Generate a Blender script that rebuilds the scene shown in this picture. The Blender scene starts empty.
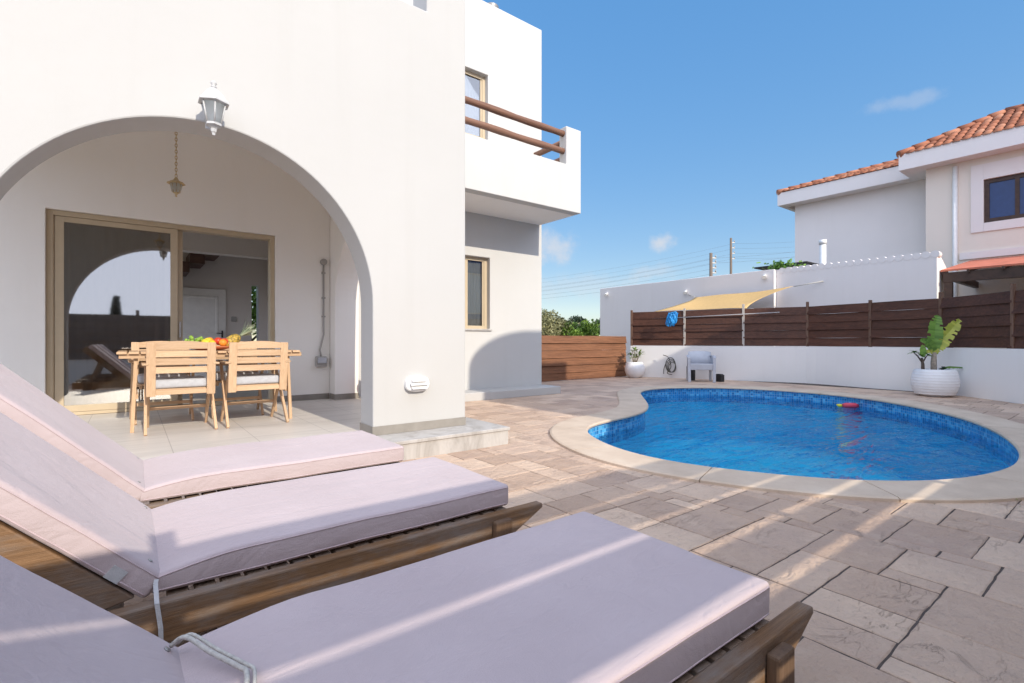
import bpy, bmesh, math, random
from mathutils import Vector, Matrix, noise
R = math.radians
random.seed(11)
S = bpy.context.scene
COL = S.collection

# ------------------------------------------------------------------ camera, sky, sun, exposure
# world axes follow the villa: x runs along the facade, y goes into the house, z = 0 is the pool deck
cam_d = bpy.data.cameras.new('camera')
cam = bpy.data.objects.new('camera', cam_d)
COL.objects.link(cam)
cam.location = (-2.652, -4.2075, 1.0)
cam.rotation_euler = (R(90), 0, R(-37.59))
cam_d.sensor_width = 36
cam_d.lens = 17.40
cam_d.clip_start = 0.05
cam_d.clip_end = 3000
S.camera = cam

SUN_EL = math.atan(0.54)
SUN_DIR = Vector((0.02 * math.cos(SUN_EL), -math.cos(SUN_EL), math.sin(SUN_EL))).normalized()
W = bpy.data.worlds.new('World')
S.world = W
W.use_nodes = True
nt = W.node_tree
bg = nt.nodes['Background']
SKY_STRENGTH = 0.14
FILL_VEIL = 7.4
sky = nt.nodes.new('ShaderNodeTexSky')
sky.sky_type = 'NISHITA'
sky.sun_disc = False
sky.sun_elevation = SUN_EL
sky.sun_rotation = math.atan2(SUN_DIR.x, SUN_DIR.y)
sky.altitude = 0
sky.air_density = 1.0
sky.dust_density = 0.1
sky.ozone_density = 3.0
bg.inputs['Strength'].default_value = SKY_STRENGTH

def wnode(t, **kw):
    n = nt.nodes.new(t)
    for k, v in kw.items():
        setattr(n, k, v)
    return n
def wmath(op, a, b=None):
    n = wnode('ShaderNodeMath', operation=op)
    for i, v in enumerate((a, b)):
        if v is None: continue
        if isinstance(v, (int, float)): n.inputs[i].default_value = v
        else: nt.links.new(v, n.inputs[i])
    return n.outputs[0]
tc = wnode('ShaderNodeTexCoord')
nz = wnode('ShaderNodeTexNoise')
nz.inputs['Scale'].default_value = 22
nz.inputs['Detail'].default_value = 6
nz.inputs['Roughness'].default_value = 0.62
nt.links.new(tc.outputs['Generated'], nz.inputs['Vector'])
gam = wnode('ShaderNodeGamma')          # evens out the glare towards the horizon
gam.inputs['Gamma'].default_value = 0.25
nt.links.new(sky.outputs[0], gam.inputs['Color'])
hs = wnode('ShaderNodeHueSaturation')
hs.inputs['Saturation'].default_value = 3.1
hs.inputs['Value'].default_value = 2.06
hs.inputs['Hue'].default_value = 0.512
nt.links.new(gam.outputs[0], hs.inputs['Color'])
colour = hs.outputs[0]
clouds = [((0.655, 0.730, 0.186), 0.062, 0.040, 0.62), ((0.7971, 0.5741, 0.1873), 0.030, 0.020, 0.70),
          ((0.9055, 0.2311, 0.3559), 0.050, 0.013, 0.22), ((0.80, 0.585, 0.135), 0.05, 0.018, 0.30),
          ((0.70, 0.70, 0.11), 0.16, 0.03, 0.25)]
for cdir, a, b, op in clouds:
    c = Vector(cdir).normalized()
    side = c.cross(Vector((0, 0, 1))).normalized()
    up = side.cross(c).normalized()
    def dot(v):
        d = wnode('ShaderNodeVectorMath', operation='DOT_PRODUCT')
        nt.links.new(tc.outputs['Generated'], d.inputs[0])
        d.inputs[1].default_value = v
        return d.outputs['Value']
    e1 = wmath('DIVIDE', dot(side), a)
    e2 = wmath('DIVIDE', dot(up), b)
    r = wmath('SQRT', wmath('ADD', wmath('MULTIPLY', e1, e1), wmath('MULTIPLY', e2, e2)))
    front = wmath('GREATER_THAN', dot(c), 0.5)
    rr = wmath('ADD', r, wmath('MULTIPLY', wmath('SUBTRACT', nz.outputs['Fac'], 0.5), 2.2))
    mr = wnode('ShaderNodeMapRange', interpolation_type='SMOOTHSTEP')
    mr.inputs['From Min'].default_value = 1.15
    mr.inputs['From Max'].default_value = 0.15
    mr.inputs['To Min'].default_value = 0
    mr.inputs['To Max'].default_value = op
    nt.links.new(rr, mr.inputs['Value'])
    f = wmath('MULTIPLY', mr.outputs[0], front)
    mx = wnode('ShaderNodeMix', data_type='RGBA')
    nt.links.new(f, mx.inputs['Factor'])
    nt.links.new(colour, mx.inputs[6])
    mx.inputs[7].default_value = (2.9, 2.85, 2.9, 1)
    colour = mx.outputs[2]
# bright cloud veil added to the unseen sky behind the camera as fill light
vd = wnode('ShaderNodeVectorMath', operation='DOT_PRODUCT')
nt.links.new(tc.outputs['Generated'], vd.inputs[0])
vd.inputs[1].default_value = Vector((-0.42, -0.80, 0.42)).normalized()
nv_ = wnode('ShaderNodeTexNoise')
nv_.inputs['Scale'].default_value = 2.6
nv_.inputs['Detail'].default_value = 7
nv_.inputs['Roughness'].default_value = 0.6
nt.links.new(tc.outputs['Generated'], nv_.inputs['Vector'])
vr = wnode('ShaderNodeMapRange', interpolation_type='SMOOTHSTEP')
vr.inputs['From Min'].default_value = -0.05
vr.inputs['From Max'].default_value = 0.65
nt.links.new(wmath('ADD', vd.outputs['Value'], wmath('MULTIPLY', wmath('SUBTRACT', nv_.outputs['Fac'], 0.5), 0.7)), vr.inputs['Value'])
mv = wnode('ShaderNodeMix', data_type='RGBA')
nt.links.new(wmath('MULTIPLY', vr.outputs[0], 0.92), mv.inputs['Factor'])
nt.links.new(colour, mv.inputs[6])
mv.inputs[7].default_value = (FILL_VEIL * 0.89, FILL_VEIL * 0.965, FILL_VEIL * 1.17, 1)
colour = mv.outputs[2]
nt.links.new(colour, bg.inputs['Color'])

sd = bpy.data.lights.new('sun', 'SUN')
sd.energy = 2.15
sd.angle = R(0.53)
sd.color = (1.0, 0.92, 0.78)
sun = bpy.data.objects.new('sun', sd)
COL.objects.link(sun)
sun.rotation_euler = (-SUN_DIR).to_track_quat('-Z', 'Y').to_euler()
sun.location = (0, -20, 20)

S.render.engine = 'CYCLES'
S.cycles.use_denoising = True
S.cycles.max_bounces = 9
S.cycles.diffuse_bounces = 5
S.cycles.transparent_max_bounces = 12
S.cycles.caustics_reflective = False
S.cycles.caustics_refractive = False
S.cycles.sample_clamp_indirect = 6
vs = S.view_settings
vs.view_transform = 'Standard'
vs.look = 'None'
vs.gamma = 1
vs.use_curve_mapping = False
vs.exposure = 0.95

# ------------------------------------------------------------------ materials
class Mat:
    def __init__(s, name, rough=0.6, spec=0.4):
        s.m = bpy.data.materials.new(name)
        s.m.use_nodes = True
        s.t = s.m.node_tree
        s.b = s.t.nodes['Principled BSDF']
        s.b.inputs['Roughness'].default_value = rough
        s.b.inputs['Specular IOR Level'].default_value = spec
        s.tc = s.t.nodes.new('ShaderNodeTexCoord')
    def n(s, t, **kw):
        x = s.t.nodes.new(t)
        for k, v in kw.items(): setattr(x, k, v)
        return x
    def l(s, a, b): s.t.links.new(a, b)
    def math(s, op, a, b=None):
        n = s.n('ShaderNodeMath', operation=op)
        for i, v in enumerate((a, b)):
            if v is None: continue
            if isinstance(v, (int, float)): n.inputs[i].default_value = v
            else: s.l(v, n.inputs[i])
        return n.outputs[0]
    def noise(s, scale, stretch=(1, 1, 1), detail=4, rough=0.55, coord='Object', dist=0.0):
        mp = s.n('ShaderNodeMapping')
        mp.inputs['Scale'].default_value = stretch
        s.l(s.tc.outputs[coord], mp.inputs['Vector'])
        nz = s.n('ShaderNodeTexNoise')
        nz.inputs['Scale'].default_value = scale
        nz.inputs['Detail'].default_value = detail
        nz.inputs['Roughness'].default_value = rough
        nz.inputs['Distortion'].default_value = dist
        s.l(mp.outputs[0], nz.inputs['Vector'])
        return nz.outputs['Fac']
    def ramp(s, fac, stops):
        r = s.n('ShaderNodeValToRGB')
        e = r.color_ramp.elements
        while len(e) < len(stops): e.new(0.5)
        for i, (p, c) in enumerate(stops):
            e[i].position = p
            e[i].color = (*c, 1)
        s.l(fac, r.inputs['Fac'])
        return r.outputs['Color']
    def mix(s, fac, a, b, blend='MIX'):
        m = s.n('ShaderNodeMix', data_type='RGBA', blend_type=blend)
        for inp, v in ((m.inputs['Factor'], fac), (m.inputs[6], a), (m.inputs[7], b)):
            if isinstance(v, (int, float)): inp.default_value = v
            elif isinstance(v, tuple): inp.default_value = (*v, 1)
            else: s.l(v, inp)
        return m.outputs[2]
    def color(s, c):
        if isinstance(c, tuple): s.b.inputs['Base Color'].default_value = (*c, 1)
        else: s.l(c, s.b.inputs['Base Color'])
    def bump(s, h, strength=0.2, dist=0.01, normal=None):
        b = s.n('ShaderNodeBump')
        b.inputs['Strength'].default_value = strength
        b.inputs['Distance'].default_value = dist
        s.l(h, b.inputs['Height'])
        if normal is not None: s.l(normal, b.inputs['Normal'])
        s.l(b.outputs[0], s.b.inputs['Normal'])
        return b.outputs[0]

def simple(name, c, rough=0.6, var=0.12, scale=9, bump=0.0, bscale=60, metal=0.0, spec=0.4):
    m = Mat(name, rough, spec)
    f = m.noise(scale)
    lo = tuple(x * (1 - var) for x in c)
    hi = tuple(min(1, x * (1 + var)) for x in c)
    m.color(m.ramp(f, [(0.3, lo), (0.7, hi)]))
    m.b.inputs['Metallic'].default_value = metal
    if bump: m.bump(m.noise(bscale), bump, 0.005)
    return m.m

def plaster(name, c):
    m = Mat(name, 0.85, 0.2)
    big = m.noise(0.9, detail=5)
    mid = m.noise(7, detail=4)
    col = m.ramp(big, [(0.3, tuple(x * 0.965 for x in c)), (0.7, c)])
    streak = m.noise(2.2, (2.0, 2.0, 0.16), detail=5, rough=0.6)
    col = m.mix(m.math('MULTIPLY', m.ramp(streak, [(0.52, (0, 0, 0)), (0.78, (1, 1, 1))]), 0.14), col, tuple(x * y for x, y in zip(c, (0.80, 0.78, 0.74))))
    m.color(col)
    b1 = m.bump(m.noise(170, detail=3), 0.22, 0.004)
    m.bump(mid, 0.25, 0.008, b1)
    return m.m

def wood(name, c1, c2, axis, rough=0.6, fine=70, wear=None, randomise=0.25):
    m = Mat(name, rough, 0.35)
    st = [1, 1, 1]
    st[axis] = 0.045
    g = m.noise(fine, tuple(st), detail=6, rough=0.6, dist=0.4)
    big = m.noise(4, tuple(st), detail=3)
    fib = m.noise(fine * 3.2, tuple(st), detail=4, rough=0.7)
    f = m.math('ADD', m.math('ADD', m.math('MULTIPLY', g, 0.45), m.math('MULTIPLY', fib, 0.25)), m.math('MULTIPLY', big, 0.30))
    col = m.ramp(f, [(0.32, c1), (0.68, c2)])
    oi = m.n('ShaderNodeObjectInfo')
    v = m.math('ADD', m.math('MULTIPLY', oi.outputs['Random'], randomise), 1 - randomise / 2)
    col = m.mix(1.0, col, m.combine(v), 'MULTIPLY') if False else col
    hsv = m.n('ShaderNodeHueSaturation')
    m.l(col, hsv.inputs['Color'])
    m.l(v, hsv.inputs['Value'])
    col = hsv.outputs[0]
    if wear:
        w = m.noise(5.0, tuple(0.35 if i == axis else 1 for i in range(3)), detail=7, rough=0.7)
        col = m.mix(m.ramp(w, [(0.46, (0, 0, 0)), (0.66, (1, 1, 1))]), col, wear)
    m.color(col)
    m.bump(m.math('ADD', g, fib), 0.5, 0.003)
    return m.m

M = {}
M['plaster'] = plaster('sun_dimmed_plaster', (0.495, 0.483, 0.465))  # villa white, darkened so the sunlit facade does not burn out
M['plaster_main'] = plaster('main_wall_plaster', (0.56, 0.545, 0.522))  # same villa white, lifted a little for the shaded band under the balcony
M['plaster_shade'] = plaster('shade_lifted_plaster', (0.90, 0.865, 0.82))  # same villa white, lightened to brighten the shaded terrace and balcony underside
M['plaster_wall'] = plaster('garden_wall_plaster', (0.84, 0.815, 0.79))
M['plaster_cream'] = plaster('cream_plaster', (0.80, 0.72, 0.63))
M['plaster_far'] = plaster('neighbour_plaster', (0.82, 0.765, 0.74))
M['room'] = plaster('room_plaster', (0.74, 0.69, 0.65))
M['tan_metal'] = simple('tan_aluminium', (0.52, 0.42, 0.29), 0.45, 0.04)
M['white_metal'] = simple('white_painted_metal', (0.80, 0.79, 0.77), 0.4, 0.05)
M['grey_metal'] = simple('grey_metal', (0.35, 0.34, 0.33), 0.45, 0.1, metal=0.6)
M['brass'] = simple('pale_gold_paint', (0.58, 0.43, 0.23), 0.45, 0.15)
M['grey_plastic'] = simple('grey_plastic', (0.38, 0.36, 0.34), 0.5, 0.08)
M['white_plastic'] = simple('white_plastic', (0.47, 0.48, 0.52), 0.45, 0.06, bump=0.08)
M['black'] = simple('black_plastic', (0.02, 0.02, 0.022), 0.55, 0.2)
M['rubber'] = simple('dark_hose', (0.09, 0.085, 0.07), 0.6, 0.2)
M['white_glaze'] = simple('white_glazed_clay', (0.80, 0.79, 0.79), 0.35, 0.05, scale=5, bump=0.06, bscale=14)
M['soil'] = simple('soil', (0.06, 0.045, 0.03), 0.95, 0.4, scale=40, bump=0.6)
M['rope'] = simple('beige_cord', (0.50, 0.47, 0.42), 0.8, 0.2, scale=90, bump=0.4, bscale=300)
M['strap'] = simple('white_webbing', (0.48, 0.47, 0.47), 0.8, 0.08, scale=60, bump=0.3, bscale=220)
M['shade_cloth'] = simple('sand_shade_cloth', (0.56, 0.365, 0.15), 0.85, 0.06, scale=14, bump=0.2, bscale=200)
M['blue_net'] = simple('blue_net_plastic', (0.03, 0.30, 0.68), 0.5, 0.35, scale=30)
M['pole_wood'] = wood('utility_pole_timber', (0.12, 0.09, 0.07), (0.22, 0.17, 0.13), 2, 0.8)
M['wire'] = simple('wire', (0.10, 0.10, 0.11), 0.6, 0.1)
M['terracotta'] = simple('terracotta', (0.58, 0.19, 0.09), 0.75, 0.25, scale=12, bump=0.3)
M['roof_red'] = simple('red_roofing', (0.56, 0.17, 0.10), 0.7, 0.18, scale=4, bump=0.2)
M['brown_frame'] = simple('dark_brown_timber', (0.055, 0.028, 0.018), 0.5, 0.3)
M['door_white'] = simple('white_door_paint', (0.86, 0.84, 0.81), 0.45, 0.04)
M['cushion_grey'] = simple('light_grey_cloth', (0.46, 0.46, 0.48), 0.9, 0.08, scale=30, bump=0.3, bscale=260)
M['teak_x'] = wood('teak_along_x', (0.44, 0.275, 0.155), (0.67, 0.465, 0.30), 0)
M['teak_y'] = wood('teak_along_y', (0.42, 0.265, 0.15), (0.65, 0.45, 0.29), 1)
M['teak_z'] = wood('teak_along_z', (0.44, 0.275, 0.155), (0.67, 0.465, 0.30), 2)
M['old_x'] = wood('weathered_wood_along_x', (0.085, 0.043, 0.02), (0.27, 0.15, 0.072), 0, 0.6, 120, (0.22, 0.185, 0.16))
M['old_y'] = wood('weathered_wood_along_y', (0.15, 0.09, 0.055), (0.32, 0.24, 0.18), 1, 0.7, 40, (0.30, 0.28, 0.27))
M['old_z'] = wood('weathered_wood_along_z', (0.075, 0.04, 0.022), (0.20, 0.12, 0.07), 2, 0.65, 40)
M['fence_dark'] = wood('dark_stained_boards', (0.032, 0.012, 0.007), (0.125, 0.050, 0.029), 1, 0.6, 30)
M['fence_dark_z'] = wood('dark_stained_posts', (0.10, 0.05, 0.03), (0.22, 0.13, 0.09), 2, 0.65, 30)
M['fence_warm'] = wood('warm_stained_boards', (0.06, 0.023, 0.011), (0.31, 0.135, 0.065), 0, 0.6, 46)
M['log'] = wood('round_rail_timber', (0.12, 0.055, 0.034), (0.30, 0.155, 0.10), 0, 0.6, 30)
M['log_y'] = wood('round_rail_timber_across', (0.12, 0.055, 0.034), (0.30, 0.155, 0.10), 1, 0.6, 30)
M['stair_wood'] = simple('dark_stair_timber', (0.10, 0.05, 0.035), 0.5, 0.2)

def cushion_mat():
    m = Mat('lilac_cushion_cloth', 0.9, 0.15)
    f = m.noise(2.3, detail=5, rough=0.6)
    col = m.ramp(f, [(0.3, (0.475, 0.383, 0.383)), (0.7, (0.525, 0.43, 0.43))])
    spots = m.noise(13, detail=3, rough=0.6)
    col = m.mix(m.math('MULTIPLY', m.ramp(spots, [(0.66, (0, 0, 0)), (0.80, (1, 1, 1))]), 0.2), col, (0.5, 0.44, 0.45))
    m.color(col)
    m.b.inputs['Sheen Weight'].default_value = 0.15
    b1 = m.bump(m.noise(380, detail=3, rough=0.7), 0.40, 0.003)
    b2 = m.bump(m.noise(5.5, (0.6, 1.6, 1), detail=5, rough=0.55, dist=0.8), 0.40, 0.025, b1)
    wr = m.math('ABSOLUTE', m.math('SUBTRACT', m.noise(2.6, (0.7, 1.5, 1), detail=3, rough=0.5, dist=1.4), 0.5))
    m.bump(m.ramp(wr, [(0.0, (0, 0, 0)), (0.035, (1, 1, 1))]), 0.16, 0.006, b2)
    return m.m
M['cushion'] = cushion_mat()
M['piping'] = simple('lilac_piping', (0.50, 0.39, 0.395), 0.9, 0.08, scale=40)

def paver_mat():
    m = Mat('stamped_stone', 0.62, 0.45)
    a = m.n('ShaderNodeAttribute')
    a.attribute_name = 'tone'
    tone = a.outputs['Fac']
    base = m.ramp(tone, [(0.0, (0.46, 0.315, 0.225)), (0.5, (0.585, 0.415, 0.30)), (1.0, (0.70, 0.515, 0.375))])
    big = m.noise(1.1, detail=6, rough=0.62)
    base = m.mix(m.math('MULTIPLY', m.ramp(big, [(0.42, (0, 0, 0)), (0.68, (1, 1, 1))]), 0.5), base, (0.40, 0.29, 0.24))
    patch = m.noise(5.5, detail=8, rough=0.7, dist=0.7)
    base = m.mix(m.math('MULTIPLY', m.ramp(patch, [(0.50, (0, 0, 0)), (0.72, (1, 1, 1))]), 0.5), base, (0.64, 0.49, 0.375))
    vein = m.noise(3.3, (1, 2.0, 1), detail=5, rough=0.6, dist=0.9)
    ridge = m.math('ABSOLUTE', m.math('SUBTRACT', vein, 0.5))
    gate = m.ramp(m.noise(2.3, detail=3), [(0.50, (0, 0, 0)), (0.62, (1, 1, 1))])
    crack = m.math('MULTIPLY', m.ramp(ridge, [(0.0, (1, 1, 1)), (0.012, (0, 0, 0))]), gate)
    base = m.mix(m.math('MULTIPLY', crack, 0.16), base, (0.17, 0.125, 0.115))
    speck = m.noise(34, detail=5, rough=0.75)
    base = m.mix(m.math('MULTIPLY', m.ramp(speck, [(0.56, (0, 0, 0)), (0.72, (1, 1, 1))]), 0.45), base, (0.23, 0.165, 0.14))
    m.color(base)
    h = m.math('ADD', m.noise(26, detail=8, rough=0.68), m.math('MULTIPLY', m.noise(6, (1, 1.8, 1), detail=6, dist=1.0), 1.5))
    h = m.math('ADD', h, m.math('MULTIPLY', crack, -0.3))
    m.bump(h, 0.9, 0.018)
    m.l(m.ramp(patch, [(0.3, (0.5, 0.5, 0.5)), (0.7, (0.75, 0.75, 0.75))]), m.b.inputs['Roughness'])
    return m.m
M['paver'] = paver_mat()
M['grout'] = simple('dark_grout', (0.085, 0.065, 0.055), 0.95, 0.3, scale=30, bump=0.5)
M['earth'] = simple('dry_earth', (0.24, 0.19, 0.12), 0.95, 0.3, scale=3, bump=0.5)

def tile_floor_mat():
    m = Mat('terrace_tile', 0.42, 0.45)
    f = m.noise(2.6, (0.35, 1.6, 1), detail=7, rough=0.62, dist=0.9)
    col = m.ramp(f, [(0.3, (0.54, 0.495, 0.445)), (0.5, (0.63, 0.58, 0.525)), (0.72, (0.70, 0.65, 0.595))])
    br = m.n('ShaderNodeTexBrick')
    br.offset = 0.0
    br.inputs['Scale'].default_value = 1.0
    br.inputs['Brick Width'].default_value = 0.6
    br.inputs['Row Height'].default_value = 0.6
    br.inputs['Mortar Size'].default_value = 0.003
    br.inputs['Mortar Smooth'].default_value = 0.2
    m.l(m.tc.outputs['Object'], br.inputs['Vector'])
    col = m.mix(m.math('MULTIPLY', br.outputs['Fac'], 0.6), col, (0.24, 0.21, 0.19))
    m.color(col)
    m.bump(m.noise(40, detail=4), 0.05, 0.003)
    return m.m
M['tile_floor'] = tile_floor_mat()

def marble_mat():
    m = Mat('pale_marble', 0.5, 0.4)
    w = m.noise(1.7, (1.7, 1.7, 0.7), detail=8, rough=0.62, dist=2.2)
    col = m.ramp(w, [(0.28, (0.26, 0.235, 0.21)), (0.45, (0.40, 0.375, 0.35)), (0.58, (0.48, 0.455, 0.43)), (0.75, (0.33, 0.305, 0.28))])
    m.color(col)
    m.bump(m.noise(30), 0.08, 0.004)
    return m.m
M['marble'] = marble_mat()

def coping_mat():
    m = Mat('cream_coping_stone', 0.75, 0.3)
    f = m.noise(2.5, detail=7, rough=0.65)
    col = m.ramp(f, [(0.3, (0.50, 0.385, 0.285)), (0.55, (0.60, 0.475, 0.36)), (0.75, (0.66, 0.54, 0.42))])
    fine = m.noise(60, detail=4, rough=0.7)
    col = m.mix(m.math('MULTIPLY', m.ramp(fine, [(0.56, (0, 0, 0)), (0.75, (1, 1, 1))]), 0.35), col, (0.40, 0.31, 0.24))
    m.color(col)
    m.bump(fine, 0.2, 0.004)
    return m.m
M['coping'] = coping_mat()

def mosaic(name, size, stops, rough=0.25, grout=(0.45, 0.55, 0.62), gw=0.10):
    m = Mat(name, rough, 0.5)
    uv = m.tc.outputs['UV']
    sc = m.n('ShaderNodeVectorMath', operation='SCALE')
    sc.inputs['Scale'].default_value = 1 / size
    m.l(uv, sc.inputs[0])
    fl = m.n('ShaderNodeVectorMath', operation='FLOOR')
    m.l(sc.outputs[0], fl.inputs[0])
    fr = m.n('ShaderNodeVectorMath', operation='FRACTION')
    m.l(sc.outputs[0], fr.inputs[0])
    wn = m.n('ShaderNodeTexWhiteNoise', noise_dimensions='2D')
    m.l(fl.outputs[0], wn.inputs['Vector'])
    col = m.ramp(wn.outputs['Value'], stops)
    sx = m.n('ShaderNodeSeparateXYZ')
    m.l(fr.outputs[0], sx.inputs[0])
    g = m.math('MAXIMUM', m.math('LESS_THAN', sx.outputs[0], gw), m.math('LESS_THAN', sx.outputs[1], gw))
    m.color(m.mix(g, col, grout))
    return m.m
M['mosaic'] = mosaic('blue_mosaic_band', 0.045, [(0.0, (0.015, 0.15, 0.38)), (0.4, (0.025, 0.23, 0.54)), (0.75, (0.05, 0.34, 0.66)), (1.0, (0.12, 0.46, 0.74))], grout=(0.26, 0.44, 0.60))
M['basin'] = mosaic('blue_basin_tile', 0.05, [(0.0, (0.006, 0.52, 0.80)), (1.0, (0.012, 0.60, 0.86))], 0.4, (0.04, 0.63, 0.88), 0.08)

def glass_mat(name, refl, tint, rough=0.0, wob=0.0):
    m = bpy.data.materials.new(name)
    m.use_nodes = True
    t = m.node_tree
    t.nodes.clear()
    out = t.nodes.new('ShaderNodeOutputMaterial')
    g = t.nodes.new('ShaderNodeBsdfGlossy')
    g.inputs['Roughness'].default_value = rough
    tr = t.nodes.new('ShaderNodeBsdfTransparent')
    tr.inputs['Color'].default_value = (*tint, 1)
    fz = t.nodes.new('ShaderNodeFresnel')
    fz.inputs['IOR'].default_value = 1.5
    mp = t.nodes.new('ShaderNodeMapRange')
    mp.inputs['From Min'].default_value = 0.0
    mp.inputs['From Max'].default_value = 1.0
    mp.inputs['To Min'].default_value = refl
    mp.inputs['To Max'].default_value = 1.0
    t.links.new(fz.outputs[0], mp.inputs['Value'])
    mx = t.nodes.new('ShaderNodeMixShader')
    t.links.new(mp.outputs[0], mx.inputs[0])
    t.links.new(tr.outputs[0], mx.inputs[1])
    t.links.new(g.outputs[0], mx.inputs[2])
    t.links.new(mx.outputs[0], out.inputs[0])
    if wob:
        nz = t.nodes.new('ShaderNodeTexNoise')
        nz.inputs['Scale'].default_value = 1.6
        b = t.nodes.new('ShaderNodeBump')
        b.inputs['Strength'].default_value = wob
        b.inputs['Distance'].default_value = 0.01
        tcn = t.nodes.new('ShaderNodeTexCoord')
        t.links.new(tcn.outputs['Object'], nz.inputs['Vector'])
        t.links.new(nz.outputs['Fac'], b.inputs['Height'])
        t.links.new(b.outputs[0], g.inputs['Normal'])
    return m
M['door_glass'] = glass_mat('tinted_door_glass', 0.27, (0.66, 0.62, 0.58), 0.025, wob=0.02)
M['pane'] = glass_mat('window_glass', 0.30, (0.85, 0.87, 0.88), wob=0.03)
def milky_glass():
    m = glass_mat('milky_lamp_glass', 0.10, (0.88, 0.90, 0.90), 0.12)
    t = m.node_tree
    out = next(n for n in t.nodes if n.type == 'OUTPUT_MATERIAL')
    first = out.inputs[0].links[0].from_socket
    tl = t.nodes.new('ShaderNodeBsdfTranslucent')
    tl.inputs['Color'].default_value = (0.9, 0.92, 0.92, 1)
    mx = t.nodes.new('ShaderNodeMixShader')
    mx.inputs[0].default_value = 0.85
    t.links.new(first, mx.inputs[1])
    t.links.new(tl.outputs[0], mx.inputs[2])
    t.links.new(mx.outputs[0], out.inputs[0])
    return m
M['lamp_glass'] = milky_glass()
M['dark_pane'] = simple('sky_reflection_pane', (0.015, 0.045, 0.15), 0.08, 0.1, spec=0.35)  # the sky's blue reflection is put into the base colour

def water_mat():
    m = bpy.data.materials.new('pool_water')
    m.use_nodes = True
    t = m.node_tree
    t.nodes.clear()
    out = t.nodes.new('ShaderNodeOutputMaterial')
    tcn = t.nodes.new('ShaderNodeTexCoord')
    def nzz(scale, st, rot=0, dist=0.6, det=3):
        mp = t.nodes.new('ShaderNodeMapping')
        mp.inputs['Scale'].default_value = st
        mp.inputs['Rotation'].default_value = (0, 0, rot)
        t.links.new(tcn.outputs['Object'], mp.inputs['Vector'])
        n = t.nodes.new('ShaderNodeTexNoise')
        n.inputs['Scale'].default_value = scale
        n.inputs['Detail'].default_value = det
        n.inputs['Distortion'].default_value = dist
        t.links.new(mp.outputs[0], n.inputs['Vector'])
        return n.outputs['Fac']
    def mul(x, k):
        n = t.nodes.new('ShaderNodeMath'); n.operation = 'MULTIPLY'; n.inputs[1].default_value = k
        t.links.new(x, n.inputs[0]); return n.outputs[0]
    def add(x, y):
        n = t.nodes.new('ShaderNodeMath'); n.operation = 'ADD'
        t.links.new(x, n.inputs[0]); t.links.new(y, n.inputs[1]); return n.outputs[0]
    swell = nzz(0.9, (1, 2.2, 1), -0.65, 1.0, 2)
    chop = nzz(3.2, (1, 2.4, 1), -0.65, 1.2, 3)
    fine = nzz(11, (1, 1.8, 1), -0.65, 0.6, 2)
    calm = nzz(0.55, (1, 1.6, 1), -0.65, 0.3, 2)
    h = add(mul(swell, 3.6), add(mul(chop, 0.8), mul(fine, 0.14)))
    b = t.nodes.new('ShaderNodeBump')
    b.inputs['Strength'].default_value = 0.8
    b.inputs['Distance'].default_value = 0.10
    t.links.new(h, b.inputs['Height'])
    g = t.nodes.new('ShaderNodeBsdfGlossy')
    g.inputs['Roughness'].default_value = 0.02
    g.inputs['Color'].default_value = (0.72, 0.87, 1.0, 1)
    t.links.new(b.outputs[0], g.inputs['Normal'])
    tr = t.nodes.new('ShaderNodeBsdfTransparent')
    tr.inputs['Color'].default_value = (0.82, 0.98, 1.0, 1)
    fz = t.nodes.new('ShaderNodeFresnel')
    fz.inputs['IOR'].default_value = 1.26
    t.links.new(b.outputs[0], fz.inputs['Normal'])
    mx = t.nodes.new('ShaderNodeMixShader')
    t.links.new(fz.outputs[0], mx.inputs[0])
    t.links.new(tr.outputs[0], mx.inputs[1])
    t.links.new(g.outputs[0], mx.inputs[2])
    t.links.new(mx.outputs[0], out.inputs[0])
    return m
M['water'] = water_mat()

def leaf_mat(name, c1, c2, rough=0.5, transl=0.25):
    m = Mat(name, rough, 0.4)
    a = m.n('ShaderNodeAttribute')
    a.attribute_name = 'tone'
    m.color(m.ramp(a.outputs['Fac'], [(0.0, c1), (1.0, c2)]))
    out = m.t.nodes['Material Output']
    tl = m.n('ShaderNodeBsdfTranslucent')
    m.l(m.ramp(a.outputs['Fac'], [(0.0, tuple(x * 1.4 for x in c1)), (1.0, tuple(x * 1.4 for x in c2))]), tl.inputs['Color'])
    mx = m.n('ShaderNodeMixShader')
    mx.inputs[0].default_value = transl
    m.l(m.b.outputs[0], mx.inputs[1])
    m.l(tl.outputs[0], mx.inputs[2])
    m.l(mx.outputs[0], out.inputs[0])
    return m.m
M['leaf_dark'] = leaf_mat('dark_leaves', (0.02, 0.035, 0.02), (0.06, 0.085, 0.04))
M['leaf_bright'] = leaf_mat('bright_leaves', (0.07, 0.13, 0.02), (0.24, 0.36, 0.06))
M['leaf_dry'] = leaf_mat('dry_leaves', (0.12, 0.12, 0.05), (0.36, 0.34, 0.17))
M['leaf_mid'] = leaf_mat('green_leaves', (0.03, 0.10, 0.02), (0.22, 0.38, 0.07))
M['leaf_yellow'] = leaf_mat('yellowing_leaf', (0.22, 0.28, 0.04), (0.55, 0.55, 0.10))
M['petal_red'] = leaf_mat('red_petals', (0.35, 0.03, 0.02), (0.62, 0.10, 0.05))
M['pine_leaf'] = leaf_mat('pineapple_leaves', (0.20, 0.26, 0.16), (0.50, 0.55, 0.40))
M['bark'] = simple('bark', (0.16, 0.12, 0.085), 0.9, 0.35, scale=14, bump=0.7)
M['stem'] = simple('grey_plant_stem', (0.30, 0.25, 0.20), 0.85, 0.3, scale=20, bump=0.5)
M['fruit_green'] = simple('green_grape_skin', (0.25, 0.42, 0.06), 0.35, 0.15, scale=30)
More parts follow.
